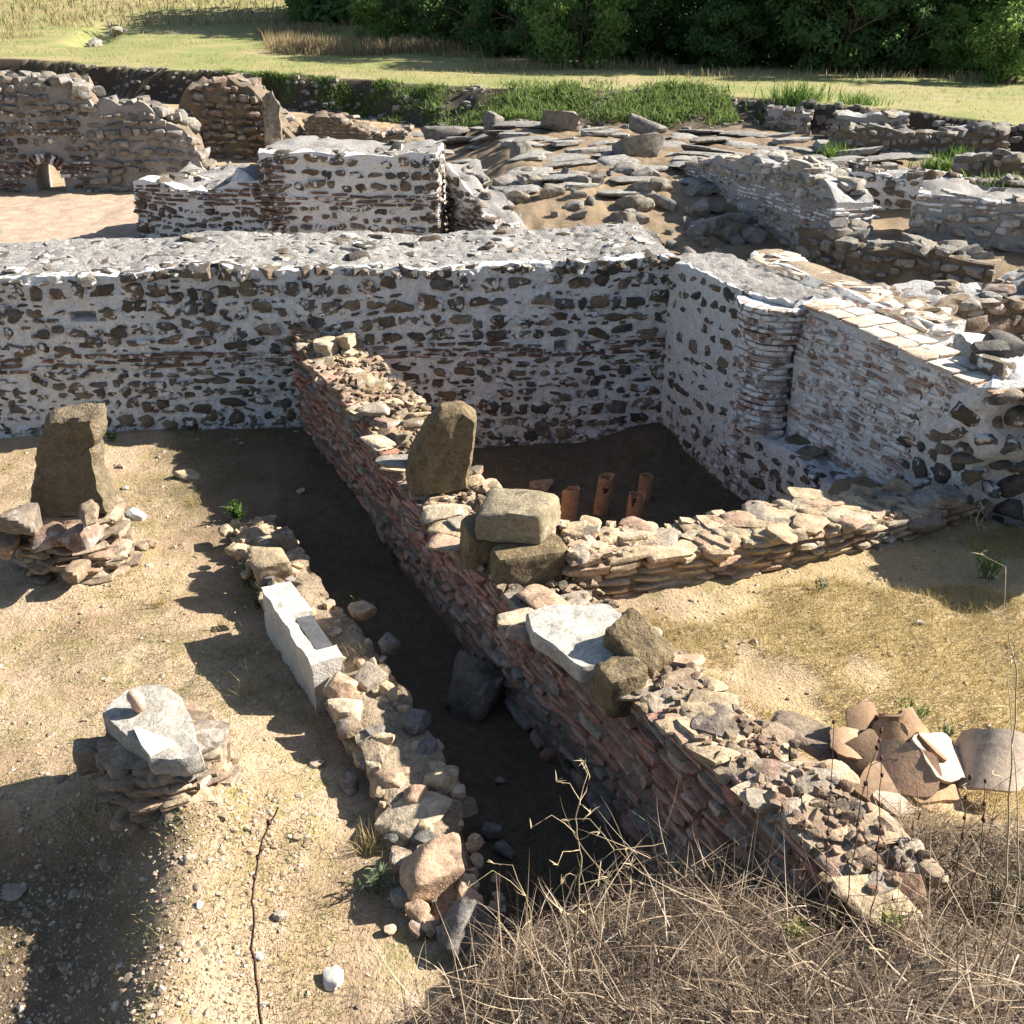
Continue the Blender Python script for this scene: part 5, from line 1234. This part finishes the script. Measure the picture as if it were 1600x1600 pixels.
# ------------------------------------------------------------------ trees
def tree_proto(kind, seed, hgt, rad, nleaf, leaf, low):
    rr = np.random.default_rng(seed); tr = MB()
    def limb(p0, p1, r0, r1, n=6, segs=5):
        p0, p1 = np.array(p0, float), np.array(p1, float); V = []; d = (p1 - p0) / np.linalg.norm(p1 - p0)
        a = np.cross(d, (0.3, .9, .1)); a /= np.linalg.norm(a); b = np.cross(d, a); wob = rr.normal(0, .06, (segs + 1, 3)) * np.linalg.norm(p1 - p0) * .5
        for i in range(segs + 1):
            t = i / segs; c = p0 + (p1 - p0) * t + (wob[i] if 0 < i < segs else 0); r = r0 + (r1 - r0) * t
            for j in range(n): an = 6.283 * j / n; V.append(c + r * (a * math.cos(an) + b * math.sin(an)))
        F = [[i * n + j, i * n + (j + 1) % n, (i + 1) * n + (j + 1) % n, (i + 1) * n + j] for i in range(segs) for j in range(n)]
        tr.add(np.array(V), np.array(F))
    nst = 1 if kind == 'tree' else 4; tips = []
    for k in range(nst):
        top = (rr.normal(0, .3) + (0 if nst == 1 else rr.normal(0, rad * .4)), rr.normal(0, .3), hgt * .62)
        limb((rr.normal(0, .1), rr.normal(0, .1), -.3), top, .16 if nst == 1 else .06, .05 if nst == 1 else .02)
        for q in range(7 if nst == 1 else 3):
            f = rr.uniform(.25, 1); b0 = np.array(top) * f; a = rr.uniform(0, 6.3)
            e = b0 + np.array([math.cos(a) * rad * .75, math.sin(a) * rad * .75, hgt * rr.uniform(.02, .22)]); limb(b0, e, .05, .012, 5, 4); tips.append(e)
    # leaf clumps
    ncl = 46; cl = []
    for _ in range(ncl):
        a = rr.uniform(0, 6.3); z = rr.uniform(low, 1) ** .9; prof = math.sin(PI * min(1, max(.08, (z - low * .6) / (1.06 - low * .6)))) ** .55
        r_ = rad * prof * math.sqrt(rr.uniform(.2, 1)); cl.append((r_ * math.cos(a), r_ * math.sin(a), z * hgt, rr.uniform(.45, .95) * rad * .34))
    cl = np.array(cl); ci = rr.integers(0, ncl, nleaf); d = rr.normal(0, 1, (nleaf, 3)); d /= np.linalg.norm(d, axis=1)[:, None]
    cen = cl[ci, :3] + d * (cl[ci, 3] * rr.uniform(.35, 1.05, nleaf))[:, None] * np.array([1.15, 1.15, .8])
    u = rr.normal(0, 1, (nleaf, 3)) + d * .2; u /= np.linalg.norm(u, axis=1)[:, None]; v = np.cross(u, rr.normal(0, 1, (nleaf, 3))); v /= np.linalg.norm(v, axis=1)[:, None]
    L = leaf * rr.uniform(.6, 1.3, nleaf)[:, None]
    V = np.stack([cen - u * L, cen + v * L * .42, cen + u * L, cen - v * L * .42], 1).reshape(-1, 3)
    lf = MB(); lf.add(V, np.arange(nleaf * 4).reshape(-1, 4)); return tr, lf
def make_tree(name, tr, lf, mat):
    root = empty(name, (0, 0, 0)); tr.build('trunk', M['bark'], root); lf.build('crown', M[mat], root, sharp=0, flat=True); return root
def dup(o):
    r = o.copy(); C.objects.link(r)
    for ch in o.children:
        c = ch.copy(); C.objects.link(c); c.parent = r
    return r
protoT = [make_tree('tree', *tree_proto('tree', s, 9, 3.6, 13000, .17, .0), mt) for s, mt in ((1, 'leafd'), (2, 'leafm'), (3, 'leafd'))]
protoB = [make_tree('bush', *tree_proto('bush', s, 3.6, 2.1, 7000, .13, .03), mt) for s, mt in ((5, 'leafl'), (6, 'leafm'))]
used = set()
def plant_tree(pr, px, py_base, Y, sc, rz, label, group, cat):
    x = (px - 800) / FPX * (Y * _c + 1.2) ; x = (px - 800) / FPX * (Y * _c - (gz(0, Y) - CAMH) * _s)
    o = pr if pr.name not in used else dup(pr); used.add(pr.name)
    o.location = (x, Y, gz(x, Y) - .05); o.rotation_euler = (0, 0, rz); o.scale = (sc, sc, sc * rv.uniform(.92, 1.1)); tag(o, label, cat, group); return o
plant_tree(protoB[0], 905, 110, 53.5, 1.12, .3, 'round bright green bush standing forward of the dark trees, sunlit on its right', 'bushes along the wood', 'bush')
plant_tree(protoB[0], 600, 60, 69, 1.0, 1.9, 'pale green bush at the left end of the tree line beside the dry mound', 'bushes along the wood', 'bush')
plant_tree(protoB[1], 690, 80, 67, 1.1, 2.7, 'mid green bush between the pale end bush and the dark trees', 'bushes along the wood', 'bush')
plant_tree(protoB[1], 780, 90, 62, 1.05, 4.1, 'mid green bush behind the tall dry grass, left of the round bright bush', 'bushes along the wood', 'bush')
for px_, Y_, s_, lb_ in ((850, 58, .9, 'green bush behind and left of the round bright bush, in front of the dark trees'), (1000, 57, 1.0, 'green bush right of the round bright bush, half merged with the dark trees'), (1130, 53, .8, 'low green bush at the foot of the darkest stretch of wood'), (1300, 50, 1.05, 'green bush below the lighter green tree at the wood edge'), (1390, 50, .9, 'green bush left of the small yellow-green bush')):
    plant_tree(protoB[1], px_, 0, Y_, s_, px_ * .7, lb_, 'bushes along the wood', 'bush')
plant_tree(protoB[0], 1580, 110, 45, .85, 4.4, 'yellow-green sapling bush at the right edge in front of the wood', 'bushes along the wood', 'bush')
plant_tree(protoB[0], 1490, 100, 49, .7, 5.0, 'small yellow-green bush in front of the wood, left of the sapling at the right edge', 'bushes along the wood', 'bush')
TL = [(640, 76, 1), (745, 73, 0), (830, 64, 2), (960, 62, 0), (1030, 58, 2), (1105, 57, 0), (1180, 55, 2), (1265, 54, 1), (1345, 53, 0), (1420, 53, 1), (1500, 53, 2), (1590, 51, 1), (1680, 49, 0)]
TLAB = ['leftmost tall tree of the wood, behind the pale end bush', 'dark tree rising above the mid green bushes', 'dark tree behind and left of the round bright green bush', 'dark tree directly right of the round bright green bush',
        'very dark tree just left of the middle of the wood edge', 'deep shaded tree in the darkest stretch of the wood edge', 'dark tree right of the darkest stretch of the wood', 'lighter green tree standing right of the deep shade',
        'dark tree between the two lighter green trees', 'second lighter green tree, behind the small yellow-green bush', 'dark tree behind the gap between the two yellow-green bushes', 'mid green tree behind the sapling at the right edge', 'dark tree cut off by the right edge of the view']
for i, (px, Y, k) in enumerate(TL): plant_tree(protoT[k], px, 0, Y, rv.uniform(.85, 1.1), rv.uniform(0, 6.3), TLAB[i], 'trees at the edge of the wood', 'tree')
for pr in protoT + protoB:
    if pr.name not in used: raise RuntimeError('unused prototype')
# the wood behind reads as one mass
mb = MB(); nl = 90000; x = U(-16, 60, nl); y = np.interp(x, [-16, 0, 20, 60], [80, 69, 60, 47]) + U(0, 12, nl); z = Hgt(x, y) + rv.random(nl) ** 1.3 * 9
z += 1.2 * fbm2(x, y, .3, 2, 3); cen = np.stack([x, y, z], 1)
u = rv.normal(0, 1, (nl, 3)); u /= np.linalg.norm(u, axis=1)[:, None]; v = np.cross(u, rv.normal(0, 1, (nl, 3))); v /= np.linalg.norm(v, axis=1)[:, None]; L = U(.25, .5, nl)[:, None]
mb.add(np.stack([cen - u * L, cen + v * L * .5, cen + u * L, cen - v * L * .5], 1).reshape(-1, 3), np.arange(nl * 4).reshape(-1, 4))
tag(mb.build('woodland', M['leafm'], sharp=0, flat=True), kind='stuff')
# scrub on the rise behind the meadow, far left
mb = MB(); k = 4200; x = U(-60, -14, k); y = U(80, 96, k); mb2 = on(x, y); blades(mb, mb2, U(.2, .8, k), U(0, 6.3, k), U(0, .6, k), U(0, .8, k), U(.05, .12, k), 2, U(0, 3, k))
tag(mb.build('far_scrub', M['dryg'], sharp=0), kind='stuff')

# ------------------------------------------------------------------ single plants
def tube(mb, pts, r0, r1, n=6, mat=0):
    pts = np.asarray(pts, float); m = len(pts); V = []
    for i in range(m):
        t = pts[min(i + 1, m - 1)] - pts[max(i - 1, 0)]; t /= np.linalg.norm(t) + 1e-9
        a = np.cross(t, (.31, .87, .2)); a /= np.linalg.norm(a); b = np.cross(t, a); r = r0 + (r1 - r0) * i / (m - 1)
        for j in range(n): an = 6.283 * j / n; V.append(pts[i] + r * (a * math.cos(an) + b * math.sin(an)))
    F = [[i * n + j, i * n + (j + 1) % n, (i + 1) * n + (j + 1) % n, (i + 1) * n + j] for i in range(m - 1) for j in range(n)]
    mb.add(np.array(V), np.array(F), mat)
def stalk(pxs, Y0, Y1, r0, r1, label, mat, seeds=0, foot=True, twigs=0, seed=0, cat='weed stalk', name='dry_stalk', dark=None):
    """a dead stem through picture points, going from distance Y0 (foot) to Y1 (tip)"""
    rr = np.random.default_rng(seed); n = len(pxs); pts = [atY(a, b, Y0 + (Y1 - Y0) * i / (n - 1)) for i, (a, b) in enumerate(pxs)]
    if foot:
        p = pts[0]; pts = [np.array([p[0], p[1], gz(p[0], p[1]) - .02])] + (pts if p[2] > gz(p[0], p[1]) + .03 else pts[1:])
    P_ = [pts[0]]
    for a, b in zip(pts[:-1], pts[1:]):
        for t in (.25, .5, .75, 1): P_.append(a + (b - a) * t + rr.normal(0, .003, 3))
    mb = MB(); tube(mb, P_, r0, r1); P_ = np.array(P_)
    for k in range(twigs):
        i = rr.integers(len(P_) // 3, len(P_)); a = rr.uniform(0, 6.3); L = rr.uniform(.06, .2); q = P_[i]
        e = q + L * np.array([math.cos(a) * .7, math.sin(a) * .7, rr.uniform(.2, .8)]); e2 = e + L * .6 * np.array([math.cos(a + .6), math.sin(a + .6), -rr.uniform(.0, .5)])
        tube(mb, [q, (q + e) / 2 + rr.normal(0, .006, 3), e, e2], r1 * 1.1, r1 * .5, 5)
        base = np.repeat([e2], 4, 0); blades(mb, base, rr.uniform(.02, .05, 4), rr.uniform(0, 6.3, 4), rr.uniform(.3, 1.6, 4), rr.uniform(0, 1, 4), np.full(4, .006), 2)
    for k in range(seeds):
        i = rr.integers(int(len(P_) * .6), len(P_)); rock(mb, P_[i] + rr.normal(0, .002, 3), (.010, .010, .016), None, n=2, cuts=0, rng=rr)
    tag(mb.build(name, M[mat], origin=pts[0], sharp=0), label, cat)
stalk([(408, 1600), (398, 1500), (393, 1420), (398, 1370), (410, 1310), (434, 1262)], 2.25, 2.45, .006, .0028, 'long thin dark bent stem rising alone from the bottom of the view', 'stem', seeds=8, seed=1)
stalk([(900, 1470), (905, 1400), (908, 1340), (900, 1290), (906, 1250)], 3.0, 3.0, .004, .002, 'tall pale branching grass stalk left on the straw bank against the dark trench', 'pale', twigs=9, seed=2, name='grass_stalk')
stalk([(860, 1500), (880, 1420), (900, 1370), (960, 1330), (1040, 1318)], 3.0, 3.1, .0035, .0015, 'pale stalk arching right over the dark trench', 'pale', twigs=5, seed=3, name='grass_stalk')
stalk([(830, 1440), (822, 1400), (802, 1390)], 3.1, 3.1, .003, .0015, 'short pale stalk with a hooked tip at the left end of the straw bank', 'pale', twigs=3, seed=4, name='grass_stalk')
for i, (q, lab) in enumerate(((((1290, 1420), (1296, 1260), (1303, 1130)), 'straight dark weed stalk standing before the capping stones of the partition wall'),
        (((1245, 1400), (1255, 1290)), 'short dark weed stalk left of the straight dark ones'), (((1325, 1400), (1345, 1250), (1378, 1140)), 'dark weed stalk leaning right in front of the tile heap'),
        (((1370, 1380), (1374, 1260), (1376, 1160)), 'upright dark stalk crossing in front of the salmon tile'), (((1500, 1340), (1515, 1215)), 'dark seed-headed stalk just in front of the big curved roof tile'), (((1530, 1345), (1540, 1222)), 'dark seed-headed stalk right of the one before the roof tile'))):
    stalk(list(q), 3.0, 3.1, .0028, .0014, lab, 'stem', seeds=9, seed=10 + i, twigs=2)
stalk([(1572, 1380), (1580, 1200), (1588, 1050), (1575, 985), (1540, 945)], 2.6, 2.8, .004, .0012, 'very tall pale thin grass stalk at the right edge, bending left at its tip', 'pale', twigs=8, seed=21, name='grass_stalk')
stalk([(1590, 1420), (1592, 1250), (1570, 1060), (1500, 975)], 2.5, 2.9, .003, .001, 'fine pale stalk arching left from the right edge over the yellow grass', 'pale', twigs=3, seed=22, name='grass_stalk')
stalk([(1545, 885), (1540, 850), (1525, 815), (1535, 790)], 7.4, 7.5, .010, .004, 'small bare grey twig standing in the shade beside the low wall end', 'pale', twigs=12, seed=23, name='dead_twig', cat='twig')
stalk([(1000, 1600), (960, 1500), (905, 1420), (880, 1370)], 2.1, 2.5, .003, .0015, 'dark thin stem leaning left across the straw', 'stem', seed=24, twigs=2)

def leafy(px, py, nst, h, leaf, mat, label, spread=.6, seed=0, name='weed', nl=9, z=None, cat='weed'):
    rr = np.random.default_rng(seed); p = onground(px, py) if z is None else at(px, py, z); root = empty(name, p, label, cat); st = MB(); lf = MB()
    for k in range(nst):
        a = rr.uniform(0, 6.3); L = h * rr.uniform(.6, 1.1); lean = rr.uniform(.1, spread); b = p + np.array([rr.normal(0, .02), rr.normal(0, .02), 0])
        tip = b + L * np.array([math.sin(lean) * math.cos(a), math.sin(lean) * math.sin(a), math.cos(lean)]); mid = (b + tip) / 2 + rr.normal(0, .01, 3)
        tube(st, [b, mid, tip], .003, .0012, 5); ts = rr.uniform(.2, 1.05, nl); q = b + (tip - b) * ts[:, None]
        blades(lf, q, leaf * rr.uniform(.6, 1.2, nl), rr.uniform(0, 6.3, nl), rr.uniform(.4, 1.2, nl), rr.uniform(0, .8, nl), leaf * .33 * np.ones(nl), 3)
    st.build('stem', M['weedg'], root); lf.build('leaves', M[mat], root, sharp=0)
leafy(372, 815, 9, .20, .09, 'weedl', 'bright green leafy weed catching the sun at the edge of the wall shadow', seed=1)
leafy(388, 915, 12, .24, .06, 'silver', 'grey-green weed in the shade left of the far end of the stub wall', seed=2)
leafy(405, 950, 9, .2, .05, 'silver', 'grey-green weed against the side of the marble beam', seed=3)
leafy(594, 1392, 10, .17, .05, 'silver', 'pale-leaved weed in the shadow of the biggest boulder', seed=4)
leafy(1100, 940, 9, .12, .04, 'silver', 'small silvery weed at the foot of the low wall, right of the pale flat slab', seed=5)
leafy(1285, 922, 6, .09, .035, 'silver', 'tiny silvery weed at the shadow edge of the low wall', seed=6)
leafy(178, 690, 5, .12, .07, 'weedl', 'little green seedling on the court close to the white wall', seed=7)
leafy(620, 880, 10, .2, .05, 'weedg', 'dark green weed at the foot of the partition wall, deep in the trench shade', seed=8)
leafy(840, 1120, 10, .2, .06, 'weedg', 'dark green weed in the trench beside the fallen brown boulder', seed=9)
leafy(900, 1210, 10, .22, .05, 'weedg', 'dark green weed in the trench between the fallen boulder and the straw bank', seed=10)
leafy(1140, 830, 12, .25, .06, 'weedg', 'dark green weed growing inside the sunken room near the low wall', seed=11)
leafy(1420, 1135, 9, .16, .04, 'weedl', 'green weed poking out behind the tile heap', seed=12, z=.72)
leafy(1480, 1160, 8, .14, .035, 'silver', 'small pale weed between the tile heap and the big roof tile', seed=13, z=.7)
leafy(555, 955, 5, .12, .04, 'weedg', 'thin green weed on the stub wall by the pointed pale stone', seed=14, z=.2)
leafy(1240, 1480, 6, .11, .06, 'greeng', 'fresh green grass shoot in the middle of the straw bank', seed=15, spread=.3, nl=4)
leafy(1390, 1470, 6, .10, .06, 'greeng', 'fresh green shoot in the straw right of the middle one', seed=16, spread=.3, nl=4)
leafy(1305, 1440, 6, .09, .05, 'greeng', 'dull green shoot between the two fresh ones in the straw', seed=17, spread=.3, nl=4)
leafy(1450, 1400, 14, .34, .03, 'deadw', 'dark bushy dead weed at the right of the straw bank', seed=18, spread=.8, nl=24)
leafy(1560, 1440, 14, .36, .03, 'deadw', 'dark dead weed at the right edge of the straw bank', seed=19, spread=.8, nl=24)
leafy(1540, 905, 14, .28, .05, 'weedl', 'green bushy weed at the sunlit end of the low wall shadow', seed=20)
def tuft(px, py, n, h, label, mat='yellowg', seed=0, r=.05, z=None):
    rr = np.random.default_rng(seed); p = onground(px, py) if z is None else at(px, py, z); mb = MB(); b = p + np.column_stack([rr.normal(0, r, n), rr.normal(0, r, n), np.zeros(n)])
    blades(mb, b, h * rr.uniform(.5, 1.1, n), rr.uniform(0, 6.3, n), rr.uniform(.05, .7, n), rr.uniform(0, .6, n), np.full(n, .004), 4)
    tag(mb.build('grass_tuft', M[mat], origin=p, sharp=0), label, 'grass tuft')
tuft(250, 944, 90, .13, 'dry straw-coloured tuft alone on the sunlit court with a long shadow', seed=1)
tuft(388, 1085, 30, .22, 'thin golden tuft at the shadow edge left of the near end of the marble beam', seed=2)
tuft(345, 985, 26, .2, 'sparse golden tuft at the corner of the marble beam shadow', seed=3)
tuft(577, 1330, 60, .2, 'golden tuft against the wedge-shaped boulder', seed=4, r=.04)
tuft(565, 1030, 30, .15, 'golden tuft sprouting between the marble beam and the grey half-shaded stone', seed=5, z=.2)
tuft(300, 790, 40, .18, 'dry tuft at the tip of the partition wall shadow', seed=6)
tuft(420, 830, 30, .22, 'dry thin tuft beside the bright green leafy weed', seed=7)
tuft(590, 610, 50, .16, 'dry tuft on the far part of the partition wall top', seed=8, z=1.0)

# ------------------------------------------------------------------ labels of loose stones: size, tint and what they lie beside
LM = {'the tapering stone': at(100, 840, .2), 'the slab-topped stump': at(240, 1200, .2), 'the marble beam': at(490, 1000, .2), 'the biggest boulder': at(665, 1400, 0), 'the trench boulder': at(745, 1100, -.1),
      'the clay pipes': at(945, 800, -.3), 'the upright ochre slab': at(685, 760, .8), 'the two-block stack': at(815, 890, .8), 'the pale flat slab': at(900, 990, .9), 'the tilted ochre block': at(1000, 1020, .9),
      'the tile heap': at(1410, 1190, .85), 'the white wall': at(400, 680, 0), 'the tiled return wall': at(1420, 770, .8), 'the straw bank': at(760, 1500, .3), 'the stub wall tip': at(400, 850, .1), 'the partition end': at(530, 560, 1.2),
      'the wide ochre stone': at(560, 1170, .15), 'the pale squared block': at(690, 1240, .15), 'the brown projecting block': at(1112, 1150, .9), 'the wedge boulder': at(640, 1300, .1)}
TINT = {'tstone': 'tan', 'gstone': 'grey', 'rustone': 'brown', 'rustone2': 'brown', 'white': 'whitish', 'tile': 'reddish', 'pillar': 'brown'}
def compose():
    bpy.context.view_layer.update(); groups = {}
    for o, w_, h_, mt in LOOSE:
        p = np.array(o.location); d = {k: np.linalg.norm((p - q)[:2]) for k, q in LM.items()}; k = min(d, key=d.get); q = LM[k]; v = p - q
        if abs(v[0]) > abs(v[1]): side = 'right of' if v[0] > 0 else 'left of'
        else: side = 'behind' if v[1] > 0 else 'in front of'
        sz = 'tiny' if w_ < .09 else 'small' if w_ < .14 else 'medium' if w_ < .2 else 'large'
        shp = 'flat' if h_ < .36 * w_ else 'blocky' if h_ > .72 * w_ else 'angular'
        noun = 'capping stone' if o.name.startswith('capping') else 'loose stone'
        groups.setdefault((sz, shp, TINT[mt], noun, side, k), []).append((d[k], o))
    ordn = ['nearest', 'second nearest', 'third nearest', 'fourth nearest', 'fifth nearest', 'sixth nearest', 'seventh nearest', 'eighth nearest', 'ninth nearest', 'tenth nearest']
    for (sz, shp, tn, noun, side, k), L_ in groups.items():
        L_.sort(key=lambda t: t[0])
        for i, (dd, o) in enumerate(L_):
            lab = f'{sz} {shp} {tn} {noun} {side} {k}' if len(L_) == 1 else f'{sz} {shp} {tn} {noun} {side} {k}, {ordn[i]} to it'
            o['label'] = lab; o['category'] = 'stone'; o['group'] = 'capping stones on the partition' if noun.startswith('capp') else 'loose stones of the court and stub wall'
compose()

# ------------------------------------------------------------------ camera, light, sky
cam = bpy.data.cameras.new('camera'); co = bpy.data.objects.new('camera', cam); C.objects.link(co)
cam.sensor_width = 36; cam.lens = 36 * FPX / 1600; cam.clip_end = 5000; cam.clip_start = .05
co.location = (0, 0, CAMH); co.rotation_euler = (PI / 2 - TH, 0, 0)
bpy.context.scene.camera = co
EL, AZ = math.radians(33), math.radians(13)
S = Vector((math.cos(EL) * math.cos(AZ), math.cos(EL) * math.sin(AZ), math.sin(EL)))
sun = bpy.data.lights.new('sun', 'SUN'); sun.energy = 5.0; sun.angle = math.radians(.5); sun.color = (1, .94, .84)
so = bpy.data.objects.new('sun', sun); C.objects.link(so); so.rotation_euler = S.to_track_quat('Z', 'Y').to_euler(); so.location = (20, 3, 15)
w = bpy.data.worlds.new('World'); bpy.context.scene.world = w; w.use_nodes = True
nt = w.node_tree; bg = nt.nodes['Background']; sk = nt.nodes.new('ShaderNodeTexSky'); sk.sky_type = 'NISHITA'; sk.sun_disc = False
sk.sun_elevation = EL; sk.sun_rotation = PI / 2 - AZ
nt.links.new(sk.outputs[0], bg.inputs[0]); bg.inputs[1].default_value = .055
sc = bpy.context.scene; sc.view_settings.view_transform = 'Standard'; sc.view_settings.look = 'None'; sc.view_settings.exposure = 1.6; sc.view_settings.gamma = 1
sc.cycles.max_bounces = 6; sc.cycles.diffuse_bounces = 3; sc.cycles.transparent_max_bounces = 8
